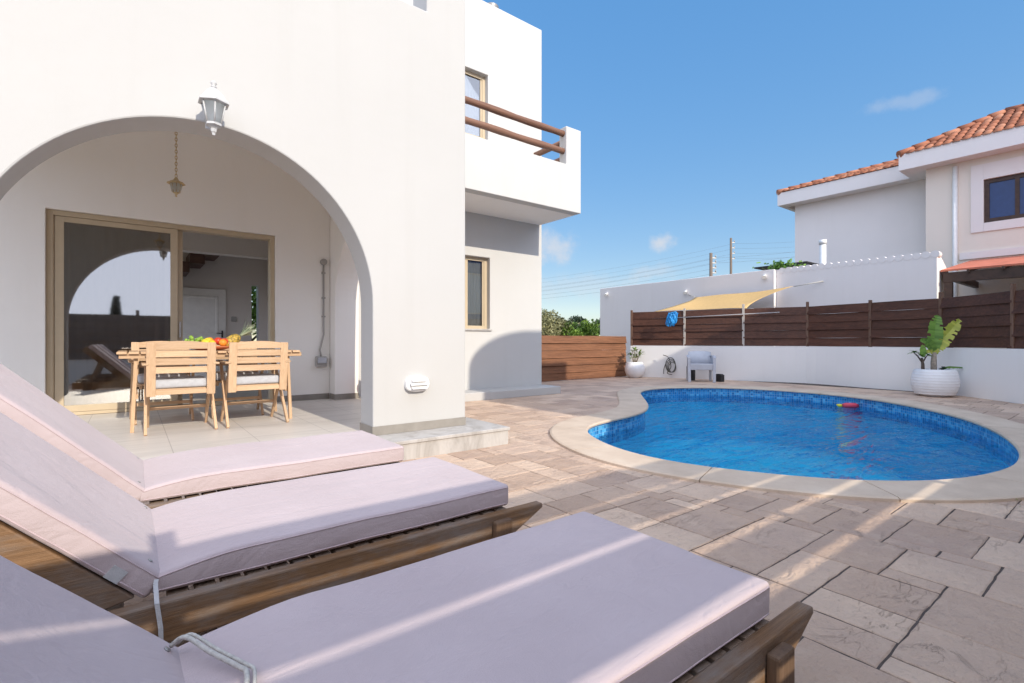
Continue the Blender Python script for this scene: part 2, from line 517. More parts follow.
M['fruit_yellow'] = simple('lemon_skin', (0.80, 0.58, 0.05), 0.45, 0.1, scale=30, bump=0.2, bscale=150)
M['fruit_red'] = simple('tomato_skin', (0.62, 0.06, 0.03), 0.3, 0.12, scale=20)
M['fruit_orange'] = simple('orange_skin', (0.78, 0.28, 0.03), 0.5, 0.08, scale=30, bump=0.2, bscale=150)
M['toy_red'] = simple('red_plastic', (0.62, 0.06, 0.10), 0.4, 0.1)
M['toy_yellow'] = simple('yellow_plastic', (0.75, 0.62, 0.05), 0.4, 0.1)
def pineapple_mat():
    m = Mat('pineapple_rind', 0.6, 0.4)
    v = m.n('ShaderNodeTexVoronoi')
    v.inputs['Scale'].default_value = 42
    m.l(m.tc.outputs['Object'], v.inputs['Vector'])
    m.color(m.ramp(v.outputs['Distance'], [(0.0, (0.72, 0.50, 0.10)), (0.45, (0.45, 0.30, 0.06)), (0.8, (0.14, 0.12, 0.04))]))
    m.bump(v.outputs['Distance'], -0.6, 0.01)
    return m.m
M['pineapple'] = pineapple_mat()
def rooftile_mat():
    m = Mat('clay_roof_tile', 0.75, 0.3)
    a = m.n('ShaderNodeAttribute')
    a.attribute_name = 'tone'
    col = m.ramp(a.outputs['Fac'], [(0.0, (0.24, 0.085, 0.045)), (0.5, (0.42, 0.155, 0.08)), (1.0, (0.52, 0.26, 0.16))])
    col = m.mix(m.math('MULTIPLY', m.noise(6, detail=5), 0.4), col, (0.30, 0.12, 0.07))
    m.color(col)
    m.bump(m.noise(40), 0.3, 0.006)
    return m.m
M['rooftile'] = rooftile_mat()

# ------------------------------------------------------------------ mesh helpers
def origin(o):
    v = Vector((0, 0, 0))
    while o is not None:
        v = v + Vector(o.location)
        o = o.parent
    return v

class MB:
    def __init__(s):
        s.v, s.f, s.tone, s.uv, s.sm = [], [], [], {}, []
        s.mx = Matrix.Identity(4)
    def add(s, verts, faces, tone=0.5, smooth=False):
        b = len(s.v)
        s.v += [s.mx @ Vector(p) for p in verts]
        for f in faces:
            s.f.append([b + i for i in f])
            s.tone.append(tone)
            s.sm.append(smooth)
        return b
    def box(s, x0, x1, y0, y1, z0, z1, tone=0.5):
        s.add([(x0, y0, z0), (x1, y0, z0), (x1, y1, z0), (x0, y1, z0), (x0, y0, z1), (x1, y0, z1), (x1, y1, z1), (x0, y1, z1)],
              [(0, 3, 2, 1), (4, 5, 6, 7), (0, 1, 5, 4), (1, 2, 6, 5), (2, 3, 7, 6), (3, 0, 4, 7)], tone)
        return s
    def bar(s, a, b, w, h, up=(0, 0, 1), tone=0.5):
        a, b = Vector(a), Vector(b)
        d = (b - a).normalized()
        up = Vector(up)
        sd = d.cross(up)
        if sd.length < 1e-4: sd = d.cross(Vector((0, 1, 0)))
        sd.normalize()
        u = sd.cross(d).normalized()
        vs_ = []
        for p in (a, b):
            for i, j in ((-1, -1), (1, -1), (1, 1), (-1, 1)):
                vs_.append(p + sd * (i * w / 2) + u * (j * h / 2))
        s.add(vs_, [(0, 1, 2, 3), (7, 6, 5, 4), (0, 4, 5, 1), (1, 5, 6, 2), (2, 6, 7, 3), (3, 7, 4, 0)], tone)
        return s
    def tube(s, pts, r, n=10, caps=True, tone=0.5):
        pts = [Vector(p) for p in pts]
        k = len(pts)
        rs = r if isinstance(r, (list, tuple)) else [r] * k
        ring = []
        prev = None
        vs_ = []
        for i, p in enumerate(pts):
            d = (pts[min(i + 1, k - 1)] - pts[max(i - 1, 0)]).normalized()
            if prev is None:
                u = d.orthogonal().normalized()
            else:
                u = (prev - d * prev.dot(d))
                u = u.normalized() if u.length > 1e-6 else d.orthogonal().normalized()
            prev = u
            w = d.cross(u)
            for j in range(n):
                a = 2 * math.pi * j / n
                vs_.append(p + (u * math.cos(a) + w * math.sin(a)) * rs[i])
        fs = []
        for i in range(k - 1):
            for j in range(n):
                fs.append((i * n + j, i * n + (j + 1) % n, (i + 1) * n + (j + 1) % n, (i + 1) * n + j))
        s.add(vs_, fs, tone, True)
        if caps:
            b = len(s.v) - len(vs_)
            s.f.append([b + j for j in range(n)][::-1]); s.tone.append(tone); s.sm.append(False)
            s.f.append([b + (k - 1) * n + j for j in range(n)]); s.tone.append(tone); s.sm.append(False)
        return s
    def lathe(s, prof, c=(0, 0, 0), n=28, tone=0.5, smooth=True, phase=0.0, sx=1, sy=1):
        c = Vector(c)
        vs_ = []
        for r, z in prof:
            for j in range(n):
                a = 2 * math.pi * j / n + phase
                vs_.append(c + Vector((r * math.cos(a) * sx, r * math.sin(a) * sy, z)))
        fs = []
        for i in range(len(prof) - 1):
            for j in range(n):
                fs.append((i * n + j, i * n + (j + 1) % n, (i + 1) * n + (j + 1) % n, (i + 1) * n + j))
        s.add(vs_, fs, tone, smooth)
        b = len(s.v) - len(vs_)
        s.f.append([b + j for j in range(n)][::-1]); s.tone.append(tone); s.sm.append(False)
        s.f.append([b + (len(prof) - 1) * n + j for j in range(n)]); s.tone.append(tone); s.sm.append(False)
        return s
    def ball(s, c, r, n=14, sz=(1, 1, 1), tone=0.5):
        prof = []
        m = max(6, n // 2)
        for i in range(m + 1):
            a = math.pi * i / m
            prof.append((max(1e-4, math.sin(a)) * r, -math.cos(a) * r * sz[2]))
        return s.lathe(prof, c, n, tone, True, 0, sz[0], sz[1])
    def prism(s, poly, axis, a, b, tone=0.5):
        """closed polygon extruded along axis 'x','y' or 'z'; poly gives the other two coordinates in order"""
        def P(u, w, k):
            return {'x': (k, u, w), 'y': (u, k, w), 'z': (u, w, k)}[axis]
        n = len(poly)
        vs_ = [P(u, w, a) for u, w in poly] + [P(u, w, b) for u, w in poly]
        fs = [list(range(n))[::-1], list(range(n, 2 * n))]
        for i in range(n):
            j = (i + 1) % n
            fs.append((i, j, n + j, n + i))
        s.add(vs_, fs, tone)
        return s
    def quad(s, c, u, w, tone=0.5):
        c, u, w = Vector(c), Vector(u), Vector(w)
        s.add([c - u - w, c + u - w, c + u + w, c - u + w], [(0, 1, 2, 3)], tone)
    def build(s, name, mat, parent=None, loc=None, bevel=0.0, segs=2, weld=False):
        base = Vector(loc) if loc is not None else Vector((0, 0, 0))
        off = (origin(parent) if parent else Vector((0, 0, 0))) + base
        me = bpy.data.meshes.new(name)
        me.from_pydata([tuple(p - off) for p in s.v], [], s.f)
        at = me.attributes.new('tone', 'FLOAT', 'FACE')
        at.data.foreach_set('value', s.tone)
        me.polygons.foreach_set('use_smooth', s.sm)
        bm = bmesh.new()
        bm.from_mesh(me)
        if weld: bmesh.ops.remove_doubles(bm, verts=bm.verts, dist=1e-5)
        bmesh.ops.recalc_face_normals(bm, faces=bm.faces)
        big = [f for f in bm.faces if len(f.verts) > 4]
        if big and not bevel: bmesh.ops.triangulate(bm, faces=big)
        bm.to_mesh(me)
        bm.free()
        o = bpy.data.objects.new(name, me)
        COL.objects.link(o)
        o.location = base
        if parent: o.parent = parent
        me.materials.append(M[mat] if isinstance(mat, str) else mat)
        if bevel:
            md = o.modifiers.new('bevel', 'BEVEL')
            md.width = bevel
            md.segments = segs
            md.limit_method = 'ANGLE'
            md.angle_limit = R(40)
            md.harden_normals = False
        return o

def tag(o, label=None, cat=None, group=None, kind=None):
    if label: o['label'] = label
    if cat: o['category'] = cat
    if group: o['group'] = group
    if kind: o['kind'] = kind
    return o
def thing(name, label, cat, loc=(0, 0, 0), group=None):
    o = bpy.data.objects.new(name, None)
    o.empty_display_size = 0.1
    COL.objects.link(o)
    o.location = loc
    return tag(o, label, cat, group)
def copy_tree(o, parent=None):
    c = o.copy()
    COL.objects.link(c)
    if parent: c.parent = parent
    for ch in [x for x in bpy.data.objects if x.parent == o]:
        copy_tree(ch, c)
    return c

def arch_pts(c, zs, a, b, n=40):
    return [(c + a * math.cos(math.pi * i / n), zs + b * math.sin(math.pi * i / n)) for i in range(n + 1)]

def wall_with_holes(mb, axis, u0, u1, z0, z1, k0, k1, holes):
    """wall slab across axis ('y': u is x; 'x': u is y) with rectangular openings (u0,u1,z0,z1)"""
    us = sorted(set([u0, u1] + [h[0] for h in holes] + [h[1] for h in holes]))
    zs = sorted(set([z0, z1] + [h[2] for h in holes] + [h[3] for h in holes]))
    def P(u, z, k): return (u, k, z) if axis == 'y' else (k, u, z)
    def hole(i, j):
        if i < 0 or j < 0 or i >= len(us) - 1 or j >= len(zs) - 1: return True
        um, zm = (us[i] + us[i + 1]) / 2, (zs[j] + zs[j + 1]) / 2
        return any(h[0] < um < h[1] and h[2] < zm < h[3] for h in holes)
    vs_, fs = [], []
    def q(*p):
        b = len(vs_)
        vs_.extend(p)
        fs.append((b, b + 1, b + 2, b + 3))
    for i in range(len(us) - 1):
        for j in range(len(zs) - 1):
            if hole(i, j): continue
            a, b, c, d = us[i], us[i + 1], zs[j], zs[j + 1]
            for k in (k0, k1): q(P(a, c, k), P(b, c, k), P(b, d, k), P(a, d, k))
            if hole(i - 1, j): q(P(a, c, k0), P(a, d, k0), P(a, d, k1), P(a, c, k1))
            if hole(i + 1, j): q(P(b, c, k0), P(b, d, k0), P(b, d, k1), P(b, c, k1))
            if hole(i, j - 1): q(P(a, c, k0), P(b, c, k0), P(b, c, k1), P(a, c, k1))
            if hole(i, j + 1): q(P(a, d, k0), P(b, d, k0), P(b, d, k1), P(a, d, k1))
    mb.add(vs_, fs)

def soft_box(mb, lx, ly, lz, r, ox, oy, oz, amp=0.004, seed=0, nx=26, ny=14, sag=0.0, taper=0.0):
    """rounded cushion block, corner at (ox,oy,oz)"""
    def axis_pts(l, n):
        h = l / 2
        e = [-h, -h + r * 0.12, -h + r * 0.3, -h + r * 0.6, -h + r]
        inner = [(-h + r) + (l - 2 * r) * i / n for i in range(1, n)] if n > 1 else []
        return e + inner + [-x for x in reversed(e)]
    ax = axis_pts(lx, nx); ay = axis_pts(ly, ny); az = axis_pts(lz, 2)
    hx, hy, hz = lx / 2, ly / 2, lz / 2
    idx = {}
    vs_, fs = [], []
    def vert(x, y, z):
        key = (round(x, 5), round(y, 5), round(z, 5))
        if key in idx: return idx[key]
        p = Vector((x, y, z))
        c = Vector((max(-hx + r, min(hx - r, x)), max(-hy + r, min(hy - r, y)), max(-hz + r, min(hz - r, z))))
        d = p - c
        if d.length > 1e-7: p = c + d.normalized() * r
        nv = noise.noise_vector(Vector((x * 3.2 + seed * 7.1, y * 3.2, z * 4)))
        n2 = noise.noise_vector(Vector((x * 9 + seed * 3.3, y * 9, z * 9)))
        n3 = noise.noise(Vector((x * 2.2 + seed, y * 14 + 3 * x, seed)))
        p = p + nv * amp + n2 * amp * 0.35
        if z > 0: p.z += n3 * amp * 0.35 - sag * math.cos(x / hx * 1.5) * math.cos(y / hy * 1.5)
        if taper and z > 0:
            q_ = max(0.0, 1 - (x + hx) / 0.30)
            p.z -= taper * q_ * q_
        idx[key] = len(vs_)
        vs_.append(p + Vector((ox + hx, oy + hy, oz + hz)))
        return idx[key]
    def grid(A, B, mk):
        for i in range(len(A) - 1):
            for j in range(len(B) - 1):
                fs.append((vert(*mk(A[i], B[j])), vert(*mk(A[i + 1], B[j])), vert(*mk(A[i + 1], B[j + 1])), vert(*mk(A[i], B[j + 1]))))
    def path(z):
        pts = []
        e = r * 0.30
        X, Y = hx - e, hy - e
        for x in [-hx + r + (lx - 2 * r) * i / 40 for i in range(41)]: pts.append((x, -hy, z))
        for y in [-hy + r + (ly - 2 * r) * i / 24 for i in range(25)]: pts.append((hx, y, z))
        for x in [hx - r - (lx - 2 * r) * i / 40 for i in range(41)]: pts.append((x, hy, z))
        for y in [hy - r - (ly - 2 * r) * i / 24 for i in range(25)]: pts.append((-hx, y, z))
        pts.append(pts[0])
        return [vs_[vert(*q)].copy() for q in pts]
    for z in (-hz, hz): grid(ax, ay, lambda a, b: (a, b, z))
    for y in (-hy, hy): grid(ax, az, lambda a, b: (a, y, b))
    for x in (-hx, hx): grid(ay, az, lambda a, b: (x, a, b))
    m0 = len(vs_)
    pipe = [path(sg * (hz - r * 0.75)) for sg in (1, -1)]
    mb.add(vs_[:m0], fs, 0.5, True)
    return pipe

def spline(pts, per=8):
    """closed Catmull-Rom"""
    n = len(pts)
    out = []
    for i in range(n):
        p0, p1, p2, p3 = (Vector((*pts[(i + k) % n], 0)) for k in (-1, 0, 1, 2))
        for j in range(per):
            t = j / per
            out.append(0.5 * ((2 * p1) + (p2 - p0) * t + (2 * p0 - 5 * p1 + 4 * p2 - p3) * t * t + (3 * p1 - p0 - 3 * p2 + p3) * t ** 3))
    return [(p.x, p.y) for p in out]
def resample(poly, n):
    P = [Vector((*p, 0)) for p in poly]
    L = [0]
    for i in range(len(P)): L.append(L[-1] + (P[(i + 1) % len(P)] - P[i]).length)
    out = []
    k = 0
    for i in range(n):
        d = L[-1] * i / n
        while L[k + 1] < d: k += 1
        t = (d - L[k]) / max(1e-9, L[k + 1] - L[k])
        out.append(tuple(P[k].lerp(P[(k + 1) % len(P)], t)[:2]))
    return out
def smooth_poly(poly, it):
    for _ in range(it):
        n = len(poly)
        poly = [((poly[i - 1][0] + 2 * poly[i][0] + poly[(i + 1) % n][0]) / 4, (poly[i - 1][1] + 2 * poly[i][1] + poly[(i + 1) % n][1]) / 4) for i in range(n)]
    return poly
def offset_poly(poly, d):
    n = len(poly)
    area = sum(poly[i][0] * poly[(i + 1) % n][1] - poly[(i + 1) % n][0] * poly[i][1] for i in range(n))
    sg = 1 if area > 0 else -1
    out = []
    for i in range(n):
        a, b = Vector(poly[i - 1]), Vector(poly[(i + 1) % n])
        t = (b - a).normalized()
        out.append((poly[i][0] + t.y * d * sg, poly[i][1] - t.x * d * sg))
    return out
def inside(p, poly):
    x, y = p
    c = False
    n = len(poly)
    for i in range(n):
        x1, y1 = poly[i]
        x2, y2 = poly[(i + 1) % n]
        if (y1 > y) != (y2 > y) and x < (x2 - x1) * (y - y1) / (y2 - y1) + x1: c = not c
    return c
def nearest(p, poly):
    best, bd = None, 1e9
    n = len(poly)
    P = Vector(p)
    for i in range(n):
        a, b = Vector(poly[i]), Vector(poly[(i + 1) % n])
        ab = b - a
        t = max(0, min(1, (P - a).dot(ab) / max(1e-9, ab.length_squared)))
        q = a + ab * t
        d = (q - P).length_squared
        if d < bd: bd, best = d, (q.x, q.y)
    return best
def sheet_with_hole(name, mat, outer, hole, z):
    bm = bmesh.new()
    ed = []
    for poly in (outer, hole):
        vv = [bm.verts.new((x, y, z)) for x, y in poly]
        for i in range(len(vv)): ed.append(bm.edges.new((vv[i], vv[(i + 1) % len(vv)])))
    bmesh.ops.triangle_fill(bm, use_beauty=True, use_dissolve=False, edges=ed)
    for f in bm.faces:
        if f.normal.z < 0: f.normal_flip()
    me = bpy.data.meshes.new(name)
    bm.to_mesh(me)
    bm.free()
    o = bpy.data.objects.new(name, me)
    COL.objects.link(o)
    me.materials.append(M[mat])
    return tag(o, kind='structure')

# ------------------------------------------------------------------ pool outline, ground, paving
pool_raw = [(1.535, -.209), (1.2, -.699), (1.021, -1.114), (.955, -1.517), (.994, -1.873), (1.115, -2.15), (1.259, -2.468), (1.436, -2.744),
            (1.665, -2.988), (1.97, -3.206), (2.434, -3.373), (3.002, -3.461), (3.673, -3.424), (4.379, -3.279), (5.263, -2.995),
            (6.239, -2.494), (7.20, -1.678), (7.803, -.794), (8.0, .167), (7.85, 1.105), (7.258, 1.893), (6.462, 2.30), (5.62, 2.15),
            (4.78, 1.45), (4.0, .75), (3.352, .29), (2.677, .075), (2.014, -.02)]
pool_raw = [(-2.652 + (x + 2.652) * 0.976, -4.2075 + (y + 4.2075) * 0.976) for x, y in pool_raw]
inner = smooth_poly(resample(smooth_poly(resample(spline(pool_raw), 220), 10), 220), 4)
inner = smooth_poly(offset_poly(inner, 0.06), 3)
outer = smooth_poly(offset_poly(inner, 0.43), 14)
mid = offset_poly(inner, 0.16)

sheet_with_hole('ground', 'earth', [(-900, -900), (900, -900), (900, 900), (-900, 900)], mid[::2], -0.06)
wallpts = [(8.704, 4.97), (9.207, 3.574), (9.74, 2.217), (10.209, .909), (9.969, -.42), (9.733, -1.627), (8.848, -2.712), (7.914, -3.76), (7.1, -4.9)]
deck = [(-6.5, -5.0), (7.3, -5.0), (8.1, -3.76), (9.0, -2.712), (9.9, -1.627), (10.1, -.42), (10.35, .909), (9.85, 2.217), (9.35, 3.574), (8.9, 5.1), (-.3, 5.1), (-.3, 3.2), (-6.5, 3.2)]
sheet_with_hole('paving_bed', 'grout', deck, mid[::2], -0.0045)

def paving():
    g = 0.105
    x0, y0 = -6.3, -4.95
    nx, ny = 152, 96
    used = [[False] * ny for _ in range(nx)]
    rnd = random.Random(5)
    sizes = [(4, 2), (3, 3), (3, 2), (3, 2), (2, 2), (4, 2), (2, 3), (2, 3), (4, 3), (3, 3), (2, 1), (1, 2), (3, 1)]
    mb = MB()
    def fits(i, j, w, h):
        if i + w > nx or j + h > ny: return False
        return not any(used[a][b] for a in range(i, i + w) for b in range(j, j + h))
    for j in range(ny):
        for i in range(nx):
            if used[i][j]: continue
            order = sizes[:]
            rnd.shuffle(order)
            order.sort(key=lambda s: -(s[0] * s[1]) + rnd.random() * 12)
            for w, h in order + [(1, 1)]:
                if fits(i, j, w, h): break
            for a in range(i, i + w):
                for b in range(j, j + h): used[a][b] = True
            ax, bx, ay, by = x0 + i * g, x0 + (i + w) * g, y0 + j * g, y0 + (j + h) * g
            cx, cy = (ax + bx) / 2, (ay + by) / 2
            if not inside((cx, cy), deck): continue
            if -6.6 < cx < 0.0 and cy > 0.1 : continue
            near = abs(cx - 0.2) < 3.0 and cy < 0.6
            step = 0.045 if near else 0.12
            def ring(ins, z, jit):
                pts = []
                X0, X1, Y0, Y1 = ax + ins, bx - ins, ay + ins, by - ins
                segs = [((X0, Y0), (X1, Y0)), ((X1, Y0), (X1, Y1)), ((X1, Y1), (X0, Y1)), ((X0, Y1), (X0, Y0))]
                for (p, q) in segs:
                    k = max(2, int(round(math.hypot(bx - ax if p[1] == q[1] else 0, by - ay if p[0] == q[0] else 0) / step)))
                    for m_ in range(k):
                        t = m_ / k
                        x, y = p[0] + (q[0] - p[0]) * t, p[1] + (q[1] - p[1]) * t
                        nn = noise.noise_vector(Vector((x * 13, y * 13, i * .37 + j * .11)))
                        x += nn.x * jit
                        y += nn.y * jit
                        if inside((x, y), mid): x, y = nearest((x, y), mid)
                        pts.append((x, y, z))
                return pts
            corners = [(ax, ay), (bx, ay), (bx, by), (ax, by)]
            if all(inside(c, mid) for c in corners): continue
            dz = rnd.uniform(-0.0010, 0.0010)
            jw = rnd.uniform(0.0026, 0.0044)
            r0, r1, r2 = ring(jw, -0.012, 0.005), ring(jw, -0.003 + dz, 0.005), ring(jw + 0.005, dz, 0.005)
            n = len(r0)
            fs = [list(range(2 * n, 3 * n))]
            for k in range(n):
                m_ = (k + 1) % n
                fs.append((k, m_, n + m_, n + k))
                fs.append((n + k, n + m_, 2 * n + m_, 2 * n + k))
            mb.add(r0 + r1 + r2, fs, rnd.random())
    o = mb.build('paving', 'paver')
    tag(o, kind='structure')
paving()

# swimming pool
pool = thing('swimming_pool', 'kidney shaped swimming pool with cream coping and blue mosaic sides', 'swimming pool', (4.3, -0.6, 0))
def ring_strip(mb, A, B, za, zb, uvs=None):
    n = len(A)
    vs_ = [(x, y, za) for x, y in A] + [(x, y, zb) for x, y in B]
    mb.add(vs_, [(i, (i + 1) % n, n + (i + 1) % n, n + i) for i in range(n)], 0.5, True)
def uv_wall(name, poly, z0, z1, mat, parent):
    n = len(poly)
    L = [0]
    for i in range(n): L.append(L[-1] + math.dist(poly[i], poly[(i + 1) % n]))
    mb = MB()
    vs_ = [(x, y, z0) for x, y in poly + poly[:1]] + [(x, y, z1) for x, y in poly + poly[:1]]
    mb.add(vs_, [(i, i + 1, n + 2 + i, n + 1 + i) for i in range(n)], 0.5, True)
    o = mb.build(name, mat, parent)
    me = o.data
    uvl = me.uv_layers.new(name='UVMap')
    for lp in me.loops:
        vi = lp.vertex_index
        uvl.data[lp.index].uv = (L[vi % (n + 1)], z0 if vi <= n else z1)
    return o
lip = offset_poly(inner, 0.03)
uv_wall('tile_band', lip, -0.30, -0.012, 'mosaic', pool)
uv_wall('basin_wall', lip, -1.10, -0.30, 'basin', pool)
mb = MB()
mb.add([(x, y, -1.10) for x, y in lip], [list(range(len(lip)))])
o = mb.build('basin_floor', 'basin', pool)
uvl = o.data.uv_layers.new(name='UVMap')
for lp in o.data.loops:
    co = o.data.vertices[lp.vertex_index].co
    uvl.data[lp.index].uv = (co.x, co.y)
# coping stones, one part each, laid round the rim
def coping():
    n = len(inner)
    A = offset_poly(inner, -0.012)
    rings = [(A, -0.010), (offset_poly(inner, -0.016), 0.008), (offset_poly(inner, -0.002), 0.024), (offset_poly(outer, -0.02), 0.026), (outer, 0.018), (outer, -0.02)]
    k = 20
    for c in range(k):
        i0, i1 = c * n // k, (c + 1) * n // k
        mb = MB()
        vs_ = []
        cnt = i1 - i0 + 1
        for poly, z in rings:
            for i in range(i0, i1 + 1):
                x, y = poly[i % n]
                if i in (i0, i1):     # leave a hair joint
                    j = i + (1 if i == i0 else -1)
                    x2, y2 = poly[j % n]
                    d = max(1e-6, math.dist((x, y), (x2, y2)))
                    x += (x2 - x) / d * 0.0035
                    y += (y2 - y) / d * 0.0035
                vs_.append((x, y, z))
        fs = []
        for r in range(len(rings)):
            r2 = (r + 1) % len(rings)
            for i in range(cnt - 1):
                fs.append((r * cnt + i, r * cnt + i + 1, r2 * cnt + i + 1, r2 * cnt + i))
        fs.append([r * cnt for r in range(len(rings))])
        fs.append([r * cnt + cnt - 1 for r in range(len(rings))][::-1])
        mb.add(vs_, fs, random.random())
        mb.build('coping_stone', 'coping', pool)
coping()
mb = MB()
k_ = min(range(len(inner)), key=lambda i: math.dist(inner[i], (1.45, -0.33)))
pt_ = Vector((*inner[k_], -0.14))
tg_ = Vector((*inner[(k_ + 2) % len(inner)], 0)) - Vector((*inner[k_ - 2], 0))
nn_ = Vector((tg_.y, -tg_.x, 0)).normalized()
if nn_.dot(Vector((4.3, -0.6, -0.14)) - pt_) < 0: nn_ = -nn_
mb.mx = Matrix.Translation(pt_ - nn_ * 0.03) @ nn_.to_track_quat('Z', 'Y').to_matrix().to_4x4()
mb.lathe([(0.085, -0.01), (0.085, 0.014), (0.065, 0.024), (0.0001, 0.026)], (0, 0, 0), 20)
mb.build('pool_light', 'white_plastic', pool)
mb = MB()
mb.add([(x, y, -0.165) for x, y in offset_poly(inner, 0.028)], [list(range(len(inner)))])
tag(mb.build('water', 'water'), kind='structure')

# ------------------------------------------------------------------ terrace and steps
mb = MB()
mb.box(-6.3, 0.265, -0.357, 3.24, -0.008, 0.137)
tag(mb.build('terrace_step', 'marble'), kind='structure')
mb = MB()
mb.box(-6.3, -0.004, 0.002, 3.45, 0.137, 0.1667)
o = mb.build('terrace', 'tile_floor')
tag(o, kind='structure')
mb = MB()
mb.prism([(-6.3, -0.37), (0.278, -0.37), (0.278, 3.24), (0.0, 3.24), (0.0, 0.0), (-6.3, 0.0)], 'z', 0.137, 0.1667)
o = mb.build('terrace_edge', 'marble', bevel=0.004)
tag(o, kind='structure')

# ------------------------------------------------------------------ villa
villa = thing('villa', 'white two storey villa with wide arched terrace and corner balcony', 'house', (0, 0, 0))
AC, AZ, AA, AB = -2.205, 1.32, 1.245, 1.272
mb = MB()
arch = arch_pts(AC, AZ, AA, AB, 56)           # right to left
poly = [(-4.6, 0), (-4.6, 4.13), (-0.43, 4.13), (-0.43, 4.85), (0, 4.85), (0, 0), (-0.96, 0)] + arch + [(-3.45, 0)]
mb.prism(poly, 'y', 0, 0.30)
mb.build('arched_wall', 'plaster', villa, bevel=0.012, segs=2)
# side wall with its own arch
sa = [(0.30 + 0.004, 1.55)] + arch_pts(1.62, 1.55, 1.31, 1.12, 40)[::-1][1:]
poly = [(0.302, 1.55)] + sa[1:] + [(2.93, 0), (3.238, 0), (3.238, 4.13), (0.302, 4.13)]
mb = MB()
mb.prism(poly, 'x', -0.345, -0.002)
mb.build('side_wall', 'plaster_shade', villa, bevel=0.010, segs=2)
mb = MB()
mb.box(-4.598, -4.25, 0.302, 3.238, 3.10, 4.13)  # unseen side left open below the beam to let light into the terrace
mb.build('side_beam', 'plaster_shade', villa, bevel=0.010, segs=2)
# back wall of terrace with door opening
mb = MB()
wall_with_holes(mb, 'y', -4.247, -0.348, 0.169, 3.75, 3.15, 3.45, [(-3.39, -1.08, 0.169, 2.455)])
mb.build('terrace_wall', 'plaster_shade', villa, weld=True, bevel=0.006)
mb = MB()
mb.box(-4.247, -0.348, 0.303, 3.148, 3.64, 3.76)
mb.build('ceiling', 'plaster_shade', villa)
# main body
mb = MB()
wall_with_holes(mb, 'y', 0, 3.83, 0, 7.2, 3.24, 3.54, [(1.62, 2.571, 1.229, 2.533), (1.55, 2.53, 4.691, 5.874)])
mb.build('main_wall', 'plaster_main', villa, weld=True, bevel=0.012)
mb = MB()
mb.box(-4.6, -0.003, 3.242, 3.54, 3.77, 7.2)
mb.box(3.53, 3.827, 3.542, 9.2, 0, 7.2)
mb.box(-4.6, 3.52, 8.9, 9.18, 3.4, 7.2)
mb.build('outer_wall', 'plaster', villa)
mb = MB()
mb.box(-4.6, 3.52, 3.545, 8.89, 6.75, 6.95)
mb.build('roof_slab', 'plaster', villa)
mb = MB()
mb.box(0.28, 3.90, 2.76, 3.238, -0.005, 0.14)
mb.build('plinth', 'plaster', villa, bevel=0.012)
# grey tile skirting
M['skirting'] = simple('grey_skirting_tile', (0.27, 0.245, 0.215), 0.5, 0.15, scale=5)
for bx in ((-0.968, 0.0, -0.008, -0.001, 0.168, 0.247), (-0.968, -0.961, -0.001, 0.30, 0.168, 0.247), (-4.24, -3.40, 3.142, 3.149, 0.168, 0.247),
           (-1.08, -0.36, 3.142, 3.149, 0.168, 0.247), (-0.354, -0.346, 2.92, 3.14, 0.168, 0.247), (-0.346, 0.0, 2.921, 2.929, 0.168, 0.247)):
    mb = MB()
    mb.box(*bx)
    mb.build('skirting', 'skirting', villa)
# balcony
balc = MB()
balc.prism([(0.003, 3.303), (3.77, 3.303), (3.77, 4.79), (3.41, 4.79), (3.41, 4.12), (0.003, 4.12)], 'y', 2.10, 2.28)
bo = balc.build('balcony', 'plaster_main', villa, bevel=0.010)
mb = MB()
mb.box(0.003, 3.768, 2.282, 3.238, 3.304, 3.46)
mb.box(3.56, 3.768, 2.282, 3.236, 3.462, 4.10)
mb.build('balcony_slab', 'plaster_shade', bo)
for z in (4.675, 4.365):
    mb = MB()
    pts = [(0.0 + 3.50 * i / 12, 2.185, z + 0.004 * math.sin(i * 1.3)) for i in range(13)]
    mb.tube(pts, [0.054 + 0.004 * math.sin(i * 2.1) for i in range(13)], 14)
    mb.build('balcony_rail', 'log', bo)
mb = MB()
mb.tube([(3.66, 2.22, 4.36), (3.66, 3.24, 4.36)], 0.054, 14)
mb.build('balcony_rail', 'log_y', bo)
mb = MB()
mb.tube([(3.66, 2.22, 4.67), (3.66, 3.24, 4.67)], 0.054, 14)
mb.build('balcony_rail', 'log_y', bo)
